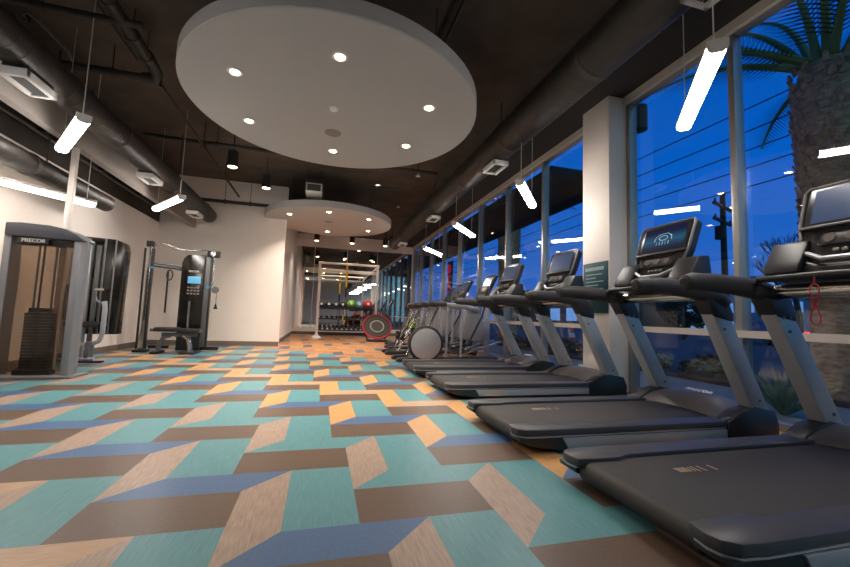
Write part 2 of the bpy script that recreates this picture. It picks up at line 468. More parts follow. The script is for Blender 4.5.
# ------------------------------------------------------------------ linear pendants
def pendant(label, x0, y0, x1, y1, z, glow='tube_glow'):
    cx, cy = (x0 + x1) / 2, (y0 + y1) / 2; L = math.hypot(x1 - x0, y1 - y0); a = math.atan2(y1 - y0, x1 - x0)
    t = thing('linear_pendant', label, 'pendant light', (cx, cy, z), a, 'linear pendant lights')
    prof = [(-.055, .0), (-.05, -.028), (-.028, -.045), (.028, -.045), (.05, -.028), (.055, 0)]
    MB().prism(prof, 'x', -L / 2 + .012, L / 2 - .012).build('diffuser_tube', glow, t)
    MB().box((0, 0, .018), (L - .024, .112, .035), .006).build('housing', 'light_cap', t)
    for s in (-1, 1):
        MB().prism([(u * 1.08, v * 1.1) for u, v in prof] + [(.06, .038), (-.06, .038)], 'x', s * (L / 2 - .014), s * L / 2, .003).build('end_cap', 'light_cap', t)
        MB().cyl((s * (L / 2 - .09), 0, .03), (s * (L / 2 - .09), 0, top_at(cx + s * (L / 2 - .09) * math.cos(a), z) - z), .0045, n=8).build('hanger_rod', 'light_cap', t)
zl = 2.62
pendant('glowing pendant tube hanging above the first treadmill', 2.31, 1.74, 3.02, 2.60, zl)
pendant('glowing pendant tube hanging before the white column', 2.37, 4.35, 3.06, 5.20, zl)
pendant('glowing pendant tube hanging above the fourth treadmill', 2.33, 6.75, 3.06, 7.62, zl)
pendant('glowing pendant tube farthest along the windows, before the mirrors', 2.46, 9.42, 3.16, 10.28, zl)
pendant('glowing pendant tube behind the camera above the window side', 2.33, -.85, 3.04, .01, zl)
pendant('bright pendant tube hanging beside the slim white post', -2.26, 4.25, -2.95, 5.21, zl)
pendant('bright pendant tube hanging before the white back wall', -2.20, 6.75, -2.92, 7.75, zl - .02)
pendant('bright pendant tube behind the camera beside the bulkhead', -2.26, 1.7, -2.95, 2.66, zl)
pendant('long bright lamp tube low over the smoked glass weight tower', -3.66, 5.06, -2.985, 6.03, 2.2, 'tube_glow_soft')

# ------------------------------------------------------------------ black cylinder lamps
def can(label, x, y, z, group=None, en=90):
    t = thing('cylinder_lamp', label, 'ceiling lamp', (x, y, z), 0, group)
    MB().lathe([(.0, .03), (.078, .03), (.082, 0), (.092, 0), (.092, .28), (.082, .29), (0, .29)], n=28).build('shade', 'plastic_black', t)
    MB().lathe([(0, -.012), (.05, -.008), (.074, .004), (.074, .02), (0, .02)], n=24).build('bulb', 'can_glow', t)
    MB().cyl((0, 0, .28), (0, 0, ZC - z), .012, n=8).build('stem', 'plastic_black', t)
    l = bpy.data.lights.new('cylinder_lamp_light', 'SPOT'); l.energy = en; l.color = (1, .90, .78); l.spot_size = 2.2; l.spot_blend = .8; l.shadow_soft_size = .05
    lo = bpy.data.objects.new('cylinder_lamp_light', l); COL.objects.link(lo); lo.parent = t; lo.location = (0, 0, -.03)
can('black cylinder ceiling lamp hanging just behind the large white disc', -1.66, 7.4, 3.40, None, 200)
can('black cylinder ceiling lamp nearer the white back wall', -1.23, 8.45, 3.40, None, 200)
for x in (-.26, .98, 2.2):
    can('black cylinder ceiling lamp in the row in front of the far mirrors', x, 14.15, 3.42, 'black lamps before the mirrors')
can('black cylinder ceiling lamp beside the far end of the window duct', 2.36, 13.66, 3.42)
def recessed(label, x, y):
    t = thing('recessed_light', label, 'ceiling lamp', (x, y, ZC))
    MB().lathe([(.06, -.03), (.09, -.02), (.09, 0), (.06, 0)], n=24).build('trim_ring', 'diffuser_white', t)
    MB().lathe([(0, -.036), (.06, -.034), (.07, -.028), (.07, -.005), (0, -.005)], n=24).build('bulb', 'can_glow', t)
recessed('round glowing lamp set in the dark ceiling between the two white discs', 1.19, 9.3)
recessed('round glowing lamp in the dark ceiling beyond the second disc', 1.7, 13.0)

# ------------------------------------------------------------------ pipes
def pipe(label, pts, r, hang=(), m='pipe_dark'):
    t = thing('ceiling_pipe', label, 'pipe', pts[0])
    o = Vector(pts[0])
    MB().tube([Vector(p) - o for p in pts], r, 12).build('pipe', m, t)
    for p in hang:
        q = Vector(p) - o
        MB().cyl(q, (q.x, q.y, ZC - o.z), .006, n=6).build('hanger_rod', 'pipe_dark', t)
        MB().lathe([(r, -.02), (r + .012, -.02), (r + .012, .02), (r, .02)], q, axis='x' if abs(pts[1][0] - pts[0][0]) > .3 else 'y', n=16).build('clamp', 'pipe_dark', t)
    return t
pipe('dark ceiling pipe crossing above the first vent', [(-3.7, 4.34, 3.7), (-1.9, 4.34, 3.7)], .035, [(-2.75, 4.34, 3.7)])
pipe('dark ceiling pipe crossing to meet the elbow of the thick pipe', [(-3.7, 5.36, 3.7), (-2.1, 5.36, 3.7)], .045, [(-2.62, 5.36, 3.7)])
pipe('thick jointed dark pipe ending in an elbow next to the large disc',
     [(-2.1, YF + .2, 3.74), (-2.1, 5.1, 3.74), (-2.1, 5.24, 3.72), (-2.14, 5.33, 3.70), (-2.28, 5.36, 3.70)], .065,
     [(-2.1, 2.6, 3.74), (-2.1, 3.6, 3.74), (-2.1, 4.1, 3.74), (-2.1, 4.6, 3.74), (-2.1, 4.95, 3.74)])
pipe('thin dark pipe running back beneath the large white disc edge', [(-2.09, 5.36, 3.64), (-2.09, 10.2, 3.64)], .022, [(-2.09, 7.2, 3.64), (-2.09, 8.8, 3.64)])
pipe('dark pipe crossing behind the large white disc', [(-3.0, 7.25, 3.72), (2.1, 7.25, 3.72)], .035, [(-1.9, 7.25, 3.72), (1.6, 7.25, 3.72)])
pipe('dark pipe crossing low in front of the white back wall', [(-3.0, 9.8, 3.38), (-1.1, 9.8, 3.38)], .04, [(-2.3, 9.8, 3.38), (-1.75, 9.8, 3.38)])
pipe('thin conduit running diagonal beside the thick pipe', [(-2.35, YF + .2, 3.88), (-2.35, 5.3, 3.88)], .018)
pipe('thin conduit bent above the second white disc', [(.95, 8.6, 3.5), (.95, 8.6, 3.78), (1.75, 8.6, 3.78)], .02)
pipe('dark conduit along the ceiling beside the large disc', [(1.2, YF + .2, 3.98), (1.2, 5.2, 3.98)], .02)
for (x, y, z) in ((-3.25, 0, 3.55), (-3.5, 0, 3.3), (-3.62, 0, 3.05)):
    pipe('%s dark conduit in the gap beyond the bulkhead' % {3.55: 'highest', 3.3: 'middle', 3.05: 'lowest'}[z], [(x, YF + .2, z), (x, 9.6, z)], .022, (), 'duct_seam')
# open truss joists in the gap beyond the bulkhead
for i, y in enumerate((4.6, 6.0, 7.4, 8.8)):
    t = thing('ceiling_truss', ['dark open truss above the front of the smoked tower', 'dark open truss second beyond the bulkhead', 'dark open truss third beyond the bulkhead', 'dark open truss nearest the back wall'][i], 'truss', (-3.42, y, 3.2))
    MB().box((0, 0, .5), (.6, .05, .05)).build('chord', 'pipe_dark', t)
    MB().box((0, 0, -.1), (.6, .05, .05)).build('chord', 'pipe_dark', t)
    m = MB()
    for k in range(4):
        x = -.28 + k * .14
        m.cyl((x, 0, -.1 if k % 2 else .5), (x + .14, 0, .5 if k % 2 else -.1), .012, n=6)
    m.build('web', 'pipe_dark', t)
t = thing('pale_conduit', 'thin pale bent conduit on the dark ceiling by the first vent', 'conduit', (-3.22, 4.95, 3.96))
MB().tube([(-.09, .10, 0), (-.05, -.02, 0), (.0, -.05, 0), (.03, .06, 0), (.04, .60, 0), (-.04, .82, 0)], .013, 8).build('tube', 'button_grey', t)
MB().cyl((-.09, .10, -.012), (-.09, .10, .085), .03, n=12).build('junction', 'pipe_dark', t)
# sprinklers / small ceiling fittings
for i, (x, y, z) in enumerate(((1.62, 4.9, 3.72), (1.80, 7.6, 3.75), (1.9, 10.2, 3.8), (.7, 2.55, 3.75))):
    t = thing('sprinkler_head', ['small white sprinkler beside the edge of the large disc', 'small white sprinkler between the disc and the window duct', 'small white sprinkler far along the window duct', 'small white sprinkler above the large disc'][i], 'sprinkler', (x, y, z))
    MB().lathe([(0, 0), (.045, 0), (.05, .012), (.012, .02), (.012, .06), (0, .06)], n=16).build('head', 'diffuser_white', t)
    MB().cyl((0, 0, .05), (0, 0, ZC - z), .010, n=8).build('drop_pipe', 'pipe_dark', t)
t = thing('ceiling_fan_coil', 'small white fan coil box hung between the two discs', 'air unit', (-.28, 8.75, 3.45))
MB().box((0, 0, .1), (.34, .5, .2), .01).build('casing', 'diffuser_white', t)
MB().box((0, -.255, .1), (.28, .02, .14)).build('grille', 'diffuser_slot', t)
MB().box((0, .6, .22), (.4, 1.2, .3), .02).build('supply_duct', 'duct_dark', t)
for s in (-.14, .14): MB().cyl((s, 0, .2), (s, 0, ZC - 3.45), .008, n=6).build('hanger_rod', 'pipe_dark', t)

# ------------------------------------------------------------------ treadmill
def make_treadmill(label):
    t = thing('treadmill', label, 'treadmill')
    hw = .475
    MB().b2(.12, 2.05, -.33, .33, .035, .075).build('base_frame', 'plastic_black', t)
    # belt: a loop around the rear roller
    r = .05; prof = []
    for k in range(9):
        a = PI / 2 + PI * k / 8; prof.append((.085 + r * math.cos(a), .088 + r * math.sin(a)))
    prof += [(1.86, .038), (1.86, .138)]
    belt = MB().prism(prof, 'y', -.320, .320).build('running_belt', 'belt_black', t)
    for (x, wd) in ((.46, .05), (.475, .05), (.49, .05), (.505, .05), (.52, .05), (.545, .05), (.57, .06), (.61, .06), (.68, .06)):
        MB().box((x, .13, .1385), (.008, wd, .001)).build('printed_mark', 'belt_print', belt)
    for s in (-1, 1):
        top = [(0, .095), (.0, .125), (.03, .150), (.07, .158), (1.92, .158), (1.92, .095)]
        # side rail: plan outline rounded at the rear outer corner and wider at the tail
        out = [(1.95, hw * s), (.16, hw * s), (.06, (hw - .01) * s), (.012, (hw - .045) * s), (0, (hw - .09) * s), (.015, .305 * s), (.26, .295 * s), (.34, .328 * s), (1.95, .328 * s)]
        m = MB().prism(out, 'z', .112, .158, .010)
        rail = m.build('side_rail', 'plastic_dark', t)
        out2 = [(a + .004, c * .995) for a, c in out[:5]] + [(.02, .325 * s), (1.95, .325 * s)]
        MB().prism(out2, 'z', .104, .112).build('trim_line', 'silver_paint', rail)
        skirt = [(.30, .02), (.10, .05), (.02, .08), (.012, .104), (1.95, .104), (1.95, .02)]
        MB().prism(skirt, 'y', .325 * s, (hw - .008) * s, .004).build('tail_skirt', 'plastic_black', rail)
        MB().prism([(.36, .035), (.32, .098), (1.72, .098), (1.72, .035)], 'y', (hw - .01) * s, (hw + .004) * s, .002).build('side_strip', 'silver_paint', rail)
        MB().prism([(1.72, .02), (1.72, .150), (1.86, .225), (2.0, .255), (2.20, .22), (2.24, .12), (2.24, .02)], 'y', (hw - .11) * s, (hw + .012) * s, .012).build('upright_boot', 'plastic_black', t)
        # slanted upright
        up = MB().prism([(1.995, .20), (2.165, .20), (1.715, 1.02), (1.55, 1.02)], 'y', (hw - .10) * s, (hw + .002) * s, .008)
        up.xf(Matrix(((1, 0, 0, 0), (0, 1, .025 * s, -.005 * s), (0, 0, 1, 0), (0, 0, 0, 1))))
        up = up.build('upright', 'silver_paint', t)
        bo = MB()
        for (x, z) in ((1.65, .93), (1.71, .93), (1.70, .84), (2.05, .30)):
            bo.cyl((x, (hw + .025 * z + .002) * s, z), (x, (hw + .025 * z - .112) * s, z), .011, n=10)
        bo.build('bolt', 'silver_dark', up)
        # grip: rounded black arm from the upright back towards the runner
        gy = hw - .012
        path = [(.905, gy * s, 1.125), (.92, gy * s, 1.13), (.97, gy * s, 1.138), (1.15, gy * s, 1.138), (1.35, gy * s, 1.13), (1.54, gy * s, 1.11), (1.66, gy * s, 1.075), (1.72, gy * s, 1.03)]
        MB().tube(path, [.028, .046, .056, .062, .064, .068, .072, .066], 16).build('hand_grip', 'grip_rubber', t)
        MB().prism([(1.52, 1.06), (1.73, 1.06), (1.775, .96), (1.775, .90), (1.60, .93)], 'y', (hw - .085) * s, (hw + .035) * s, .012).build('upright_cap', 'plastic_black', t)
    # motor hood: crescent
    rows = []
    nu, nv = 24, 14
    for i in range(nv + 1):
        v = i / nv; row = []
        for j in range(nu + 1):
            u = -1 + 2 * j / nu; y = u * (hw - .005)
            xr = 1.86 - .20 * abs(u) ** 2.2
            x = xr + (2.24 - xr) * v
            zz = .142 + (.125 * (1 - .45 * abs(u) ** 3)) * math.sin(min(v / .62, 1) * PI / 2) ** .8
            if v > .62: zz -= (.20) * ((v - .62) / .38) ** 2
            row.append((x, y, zz))
        rows.append(row)
    hood = MB().sheet(rows, .012).build('motor_hood', 'hood_plastic', t)
    MB().b2(1.86, 2.22, -.42, .42, .03, .13).build('motor_box', 'plastic_black', hood)
    lg = text_mb('PRECOR', .060, .003)
    lg.xf(Matrix.Translation((2.03, 0, .288)) @ Matrix.Rotation(-PI / 2, 4, 'Z') @ Matrix.Rotation(.25, 4, 'X') @ Matrix.Diagonal((1.1, 1, 1, 1)))
    lg.build('lettering', 'logo_white', hood)
    # cross bars
    MB().cyl((1.63, -.42, 1.10), (1.63, .42, 1.10), .046, n=20).build('cross_tube', 'chrome', t)
    MB().tube([(1.50, -.42, 1.13), (1.42, -.38, 1.165), (1.40, 0, 1.17), (1.42, .38, 1.165), (1.50, .42, 1.13)], .020, 10).build('front_handlebar', 'plastic_black', t)
    for s in (-1, 1):
        MB().prism([(-.03, .01), (-.01, .06), (.09, .215), (.20, .225), (.22, .08), (.18, 0)], 'y', s * .20, s * .40, .018).xf(Matrix.Translation((1.50, 0, 1.195))).build('side_pod', 'plastic_black', t)
    MB().prism([(1.60, 1.09), (1.74, 1.07), (1.78, 1.28), (1.66, 1.30)], 'y', -.10, .10, .012).build('console_neck', 'silver_dark', t)
    MB().prism([(1.52, 1.17), (1.74, 1.14), (1.76, 1.24), (1.54, 1.25)], 'y', -.38, .38, .012).build('pod_bridge', 'plastic_black', t)
    # console: tilted, wider at the top
    M = Matrix.Translation((1.56, 0, 1.26)) @ Matrix.Rotation(math.radians(19), 4, 'Y')
    def rot(mb): return mb.xf(M)
    shell = [(-.20, 0), (-.235, .09), (-.27, .26), (-.275, .50), (-.255, .525), (.255, .525), (.275, .50), (.27, .26), (.235, .09), (.20, 0), (.12, -.035), (-.12, -.035)]
    con = rot(MB().prism(shell, 'x', 0.0, .075, .014)).build('console', 'plastic_black', t)
    rim = MB().tube([(-.004, y, z) for y, z in shell], .011, 8, closed=True)
    rot(rim).build('rim', 'silver_dark', con)
    rot(MB().b2(-.010, .004, -.245, .245, .245, .515, .004)).build('screen_bezel', 'screen_bezel', con)
    scr = rot(MB().b2(-.014, -.008, -.215, .215, .265, .495))
    scr = scr.build('screen', 'lcd_dim', con)
    rot(MB().b2(-.03, 0, -.262, .262, .222, .242, .006)).build('shelf_lip', 'plastic_dark', con)
    kp = rot(MB().b2(-.016, 0, -.17, .17, .10, .20, .03)).build('keypad', 'plastic_dark', con)
    for j in range(3): rot(MB().cyl((-.022, -.10 + j * .10, .15), (-.012, -.10 + j * .10, .15), .028, n=18)).build('dial_button', 'keypad_brown', con)
    for j in range(4): rot(MB().box((-.014, -.06 + j * .04, .065), (.012, .03, .022), .003)).build('key_button', 'button_grey', con)
    rot(MB().tube([(-.02, -.20, .06), (-.05, -.10, .0), (-.05, .10, .0), (-.02, .20, .06)], .014, 8)).build('chin_bar', 'silver_paint', con)
    rot(MB().b2(-.004, .05, -.08, .08, .525, .535)).build('top_sensor', 'logo_white', con)
    return t
TM = [(1.30, 1.46), (1.25, 2.735), (1.32, 4.36), (1.31, 5.76)]
tm_labels = ['first treadmill, cut by the frame edge, with a red cord hanging from its bar',
             'second treadmill, standing before the window beside the white column, teal emblem on its lit screen',
             'third treadmill, its console in front of the white column with the teal sign',
             'fourth treadmill in the row, beside the grey elliptical with the round wheel']
tm0 = make_treadmill(tm_labels[0]); tm0['group'] = 'row of treadmills'
tms = [tm0]
for i in range(1, 4):
    tms.append(copy_tree(tm0, None, tm_labels[i]))
for o, (x, y) in zip(tms, TM): o.location = (x, y, 0)
# lit screens with emblem on the second and others
for i, o in enumerate(tms):
    con = [c for c in kids(o) if c.name.startswith('console') and not c.name.startswith('console_neck')][0]
    s = [c for c in kids(con) if c.name.startswith('screen') and not c.name.startswith('screen_bezel')][0]
    if i in (1,):
        s.data = s.data.copy(); s.data.materials[0] = MATS['lcd_on']
        M = Matrix.Translation((1.56, 0, 1.26)) @ Matrix.Rotation(math.radians(19), 4, 'Y')
        pts = [(-.017, -.09, .36), (-.017, -.08, .40), (-.017, -.04, .425), (-.017, .04, .425), (-.017, .08, .40), (-.017, .09, .36)]
        em = MB().tube(pts, .003, 6)
        pts2 = [(-.017, .045 * math.cos(a), .385 + .022 * math.sin(a)) for a in [2 * PI * k / 14 for k in range(14)]]
        em.tube(pts2, .003, 6, closed=True)
        for k in range(5): em.box((-.0165, -.06 + k * .03, .335), (.002, .004, .035))
        em.xf(M).build('emblem', 'emblem_glow', con)
# red safety cord on the first treadmill only
cb = [(1.40, .10, 1.14)]
pts = []
for k in range(25):
    a = k / 24
    pts.append((1.395 + .0, .10 + .04 * math.sin(2 * PI * a) * (1 if a < .5 else 1), 1.13 - .19 * math.sin(PI * a)))
fig8 = [(1.37, .06 + .022 * math.sin(4 * PI * k / 48) * (1.0), 1.00 + .115 * math.cos(2 * PI * k / 48)) for k in range(48)]
m = MB().tube(fig8, .0035, 6, closed=True)
m.tube([(1.37, .06, 1.115), (1.375, .06, 1.16)], .0035, 6)
m.build('safety_cord', 'red_cord', tm0)

# ------------------------------------------------------------------ ellipticals
def make_stride(name, label, wheel):
    t = thing(name, label, 'elliptical')
    MB().b2(.3, 2.15, -.08, .08, .02, .09, .015).build('base_rail', 'silver_dark', t)
    MB().box((2.1, 0, .035), (.10, .62, .07), .02).build('front_foot', 'plastic_black', t)
    for s in (-1, 1):
        MB().prism([(0, .035), (.02, .012), (.52, .012), (.54, .06), (.48, .09), (.06, .08)], 'y', s * .13, s * .33, .012).build('foot_pad', 'plastic_black', t)
        a = MB().tube([(.30, s * .23, .06), (.62, s * .27, .70), (.78, s * .29, 1.04)], .022, 10).build('strut', 'chrome', t)
        MB().cyl((.38, s * .20, .36), (.38, s * .29, .36), .05, n=16).build('pivot', 'plastic_black', a)
        MB().tube([(.60, s * .29, 1.11), (.63, s * .29, 1.115), (.92, s * .29, 1.11), (.96, s * .29, 1.10)], [.032, .05, .05, .04], 12).build('hand_grip', 'grip_rubber', t)
        MB().tube([(.94, s * .29, 1.10), (1.30, s * .27, 1.08), (1.66, s * .16, 1.02)], .048, 12).build('arm_cover', 'machine_shroud', t)
        for x in (.97, 1.27):
            MB().cyl((x, s * .26, .10), (x + .02, s * .27, 1.06), .024, n=10).build('post', 'silver_paint', t)
        MB().tube([(1.40, s * .25, .30), (1.70, s * .28, .9), (1.78, s * .28, 1.22), (1.88, s * .26, 1.50)], .02, 10).build('swing_arm', 'grip_rubber', t)
        MB().tube([(.72, s * .17, .22), (1.2, s * .17, .20), (1.66, s * .17, .20)], .026, 10).build('pedal_arm', 'silver_dark', t)
        MB().box((1.72, s * .17, .27), (.95, .09, .035), .006, rot=(0, -.30, 0)).build('ramp', 'chrome', t)
        MB().prism([(1.10, .25), (1.08, .30), (1.46, .36), (1.50, .42), (1.53, .41), (1.50, .31)], 'y', s * .12, s * .26, .012).build('foot_pedal', 'plastic_black', t)
    MB().prism([(1.33, .62), (1.36, .42), (1.82, .38), (1.90, .6), (1.74, .92), (1.60, 1.06), (1.42, 1.04)], 'y', -.15, .15, .05).build('body_shroud', 'machine_shroud', t)
    MB().prism([(1.86, .08), (1.98, .08), (1.98, 1.40), (1.88, 1.40)], 'y', -.05, .05, .02).build('front_mast', 'silver_paint', t)
    M = Matrix.Translation((1.80, 0, 1.34)) @ Matrix.Rotation(math.radians(26), 4, 'Y')
    sh = [(-.16, 0), (-.22, .2), (-.23, .46), (.23, .46), (.22, .2), (.16, 0)]
    con = MB().prism(sh, 'x', 0, .07, .015).xf(M).build('console', 'plastic_black', t)
    MB().b2(-.008, .002, -.18, .18, .21, .42).xf(M).build('screen', 'lcd_dim', con)
    MB().b2(-.012, .002, -.13, .13, .06, .17, .004).xf(M).build('keypad', 'keypad_brown', con)
    MB().tube([(-.004, y, z) for y, z in sh], .010, 6, closed=True).xf(M).build('rim', 'silver_dark', con)
    if wheel:
        MB().cyl((.53, -.34, .352), (.53, .0, .352), .05, n=14).build('axle', 'silver_dark', t)
        w = MB().lathe([(0, .05), (.30, .05), (.335, .03), (.335, -.03), (.31, -.05), (0, -.05)], (.53, -.37, .352), 'y', 56).build('wheel_cover', 'plastic_black', t)
        MB().lathe([(0, -.068), (.20, -.066), (.21, -.062), (.275, -.060), (.29, -.048), (.29, -.04), (0, -.04)], (.53, -.37, .352), 'y', 56).build('wheel_disc', 'machine_shroud', w)
    return t
el0 = make_stride('elliptical_trainer', 'elliptical trainer with the large grey wheel disc, beside the fourth treadmill', True)
el0.location = (1.40, 7.40, 0)
st0 = make_stride('stride_trainer', 'stride trainer with black foot pads directly behind the elliptical wheel', False); st0['group'] = 'stride trainers'
st0.location = (1.40, 8.72, 0)
st1 = copy_tree(st0, None, 'middle stride trainer of three beyond the grey wheel'); st1.location = (1.66, 9.93, 0)
st2 = copy_tree(st0, None, 'stride trainer farthest down the row, closest to the red rebounder'); st2.location = (1.86, 11.1, 0)

# ------------------------------------------------------------------ weight tower with smoked shield
t = thing('weight_tower', 'weight tower with smoked glass shield and lettered dark cap', 'weight machine', (-3.15, 5.45, 0))
MB().b2(-.42, .42, -.02, .34, 0, .035, .012).build('base_plate', 'tower_grey', t)
for s in (-1, 1):
    MB().prism([(s * .30, -.01), (s * .37, .0), (s * .405, .05), (s * .39, .15), (s * .36, .20), (s * .30, .18)], 'z', .035, 1.665, .008).build('upright', 'tower_grey', t)
MB().b2(-.30, .30, .0, .008, .05, 1.62).build('front_shield', 'smoked', t)
MB().b2(-.30, .30, .17, .178, .05, 1.62).build('rear_shield', 'smoked', t)
m = MB()
for k in range(18): m.b2(-.13, .13, .05, .15, .10 + k * .036, .132 + k * .036, .004)
m.build('weight_stack', 'stack_black', t)
m = MB().b2(-.17, .17, .03, .16, .035, .09).b2(-.10, .10, .06, .14, .75, .80)
m.build('stack_carriage', 'stack_black', t)
for x in (-.085, .085): MB().cyl((x, .10, .05), (x, .10, 1.6), .012, n=12).build('guide_rod', 'chrome', t)
MB().cyl((0, .04, .12), (0, .04, 1.6), .011, n=8).build('lift_cable', 'stack_black', t)
MB().b2(-.30, .30, .03, .16, 1.53, 1.62, .01).build('top_plate', 'stack_black', t)
cap = MB().prism([(-.36, 1.62), (-.36, 1.765), (-.22, 1.775), (.05, 1.765), (.22, 1.735), (.33, 1.68), (.40, 1.62), (.40, 1.60)], 'y', -.03, .24, .012).build('top_cap', 'tower_cap', t)
lp = MB().b2(-.21, .06, -.045, -.02, 1.535, 1.60, .006).build('name_plate', 'plastic_black', t)
lg = text_mb('PRECOR', .058, .002); lg.xf(Matrix.Translation((-.07, -.048, 1.568)) @ ROT_FACE_MY @ Matrix.Diagonal((1.05, 1, 1, 1)))
lg.build('lettering', 'logo_white', lp)

# ------------------------------------------------------------------ seated press machine beside the left wall
t = thing('press_machine', 'seated press machine with black shroud and silver arms beside the weight tower', 'weight machine', (-3.36, 7.3, 0))
MB().prism([(-.36, .40), (-.36, 1.95), (.10, 1.93), (.20, 1.88), (.235, 1.75), (.21, .40)], 'y', .0, .22, .01).build('stack_shroud', 'shroud_black', t)
MB().b2(-.05, -.02, -.02, .0, .40, 1.93, .004).build('shroud_edge', 'tower_grey', t)
MB().b2(-.20, -.14, .06, .12, .0, .42, .01).build('tower_foot', 'tower_grey', t)
MB().b2(.10, .12, -.012, .0, .40, 1.92, .003).build('shroud_edge', 'tower_grey', t)
MB().tube([(-.30, -.05, 1.88), (-.16, -.10, 1.90), (-.03, -.05, 1.9)], .025, 8).build('top_hook', 'plastic_black', t)
MB().b2(-.22, -.15, -.14, -.07, .04, 1.86, .008).build('main_frame', 'silver_paint', t)
MB().b2(-.10, -.05, -.12, -.07, .3, 1.80, .008).build('second_frame', 'silver_dark', t)
pl = MB().b2(-.42, -.22, -.05, -.04, 1.50, 1.80, .004).build('diagram_panel', 'plastic_black', t)
MB().b2(-.40, -.24, -.058, -.05, 1.50, 1.58).build('diagram', 'diagram_blue', pl)
MB().b2(-.20, -.165, -.15, -.14, 1.55, 1.83).build('diagram', 'diagram_blue', pl)
MB().lathe([(0, -.02), (.06, -.02), (.07, 0), (.06, .02), (0, .02)], (-.29, -.12, 1.38), 'y', 24).build('pulley', 'silver_dark', t)
MB().b2(-.34, .12, -.30, -.02, .52, .60, .03).build('seat', 'pad_black', t)
MB().b2(-.36, -.28, -.30, -.06, .62, 1.15, .03).build('back_pad', 'pad_black', t)
MB().tube([(-.30, -.25, .92), (-.24, -.27, .62), (-.16, -.28, .34), (-.10, -.28, .25), (.0, -.27, .25), (.12, -.25, .31), (.155, -.25, .42), (.155, -.25, .80), (.14, -.25, .92)], .034, 12).build('press_arm', 'silver_paint', t)
MB().tube([(.14, -.25, .85), (.02, -.22, .93), (-.02, -.20, 1.08)], .014, 8).build('arm_lever', 'silver_dark', t)
MB().cyl((-.02, -.20, 1.10), (.10, -.20, 1.10), .022, n=12).build('hand_grip', 'chrome', t)
MB().tube([(-.42, -.34, .05), (.12, -.34, .05)], .026, 10).build('floor_tube', 'silver_paint', t)
MB().b2(-.01, .05, -.36, -.20, .0, .30, .008).build('seat_post', 'silver_dark', t)
MB().b2(-.10, .24, -.40, -.30, .0, .025, .006).build('foot_plate', 'plastic_black', t)

# ------------------------------------------------------------------ cable machine by the back wall
t = thing('cable_machine', 'tall dual cable machine with wavy pull up bar standing before the back wall', 'weight machine', (-2.75, 8.75, 0))
c = MB().b2(-.56, -.47, -.20, -.10, .03, 2.04, .008)
c.build('column', 'chrome', t)
MB().b2(-.60, -.56, -.19, -.11, .06, 2.0, .004).b2(-.47, -.44, -.19, -.11, .06, 2.0, .004).build('column_channel', 'plastic_black', t)
MB().b2(-.62, -.40, -.27, -.05, 0, .05, .012).build('column_foot', 'plastic_black', t)
MB().b2(-.57, -.46, -.21, -.09, 2.02, 2.14, .01).build('column_pulley_block', 'plastic_black', t)
MB().b2(.44, .53, -.02, .08, .03, 2.0, .008).build('column', 'silver_dark', t)
MB().b2(.53, .56, -.01, .07, .06, 1.96, .004).build('column_channel', 'plastic_black', t)
MB().b2(.46, .68, -.05, .10, 1.92, 2.05, .012).build('column_pulley_block', 'plastic_black', t)
MB().cyl((.57, -.07, 1.98), (.57, -.05, 1.98), .05, n=18).build('pulley', 'chrome', t)
sh = MB().prism([(.02, .33), (.02, 1.76), (.05, 1.86), (.11, 1.93), (.18, 1.95), (.44, 1.95), (.44, .33)], 'y', -.05, .22, .012).build('stack_shroud', 'shroud_black', t)
lg = text_mb('PRECOR', .05, .002); lg.xf(Matrix.Translation((.25, -.058, 1.60)) @ ROT_FACE_MY); lg.build('lettering', 'logo_white', sh)
MB().b2(.15, .38, -.058, -.05, 1.36, 1.50, .002).build('diagram', 'diagram_blue', sh)
m = MB()
for k in range(3):
    for j in range(4): m.b2(.15 + j * .06, .19 + j * .06, -.056, -.05, 1.26 - k * .06, 1.29 - k * .06)
m.build('instruction_panel', 'button_grey', sh)
MB().b2(.02, .44, -.02, .20, .02, .33, .01).build('tower_foot', 'plastic_black', t)
MB().cyl((.23, -.09, .40), (.23, -.09, 1.0), .022, n=12).build('guide_post', 'chrome', t)
pts = []
for k in range(29):
    a = k / 28; pts.append((-.50 + .96 * a + .06, -.15 + .17 * a, 2.07 + (.05 * math.sin(PI * min(a / .32, 1)) if a < .32 else -.02 * math.sin((a - .32) * 9)) - .05 * a))
MB().tube(pts, .018, 10).build('pull_up_bar', 'chrome', t)
MB().tube([(-.45, -.13, 1.72), (-.1, -.06, 1.70), (.02, -.02, 1.66)], .022, 8).build('cross_beam', 'silver_dark', t)
MB().tube([(-.45, -.13, 1.66), (-.1, -.06, 1.64), (.02, -.02, 1.62)], .018, 8).build('cross_beam', 'plastic_black', t)
MB().tube([(-.16 + .05 * math.cos(a), -.10, 1.50 + .10 * math.sin(a)) for a in [2 * PI * k / 20 for k in range(20)]], .012, 8, closed=True).build('rope_loop', 'plastic_black', t)
MB().b2(-.31, -.28, .20, .23, .75, 1.62, .004).build('lat_strap', 'plastic_black', t)
for (x, y, z) in ((-.44, -.21, 1.62), (.52, -.03, 1.30)): MB().b2(x - .03, x + .03, y - .02, y + .02, z - .025, z + .025, .006).build('adjust_clip', 'clip_blue', t)
MB().cyl((.60, -.05, 1.92), (.60, -.05, 1.32), .012, n=8).build('cable_tube', 'chrome', t)
MB().lathe([(0, -.02), (.06, -.02), (.07, 0), (.06, .02), (0, .02)], (.66, -.05, 1.25), 'y', 24).build('pulley', 'silver_dark', t)
m = MB().cyl((.69, -.05, 1.18), (.69, -.05, 1.0), .005, n=6)
m.prism([(.69, 1.0), (.65, .86), (.73, .86)], 'y', -.06, -.04, .004); m.build('cable_handle', 'plastic_black', t)
MB().b2(-.46, .06, .02, .08, .38, .44, .006).build('rear_beam', 'silver_dark', t)
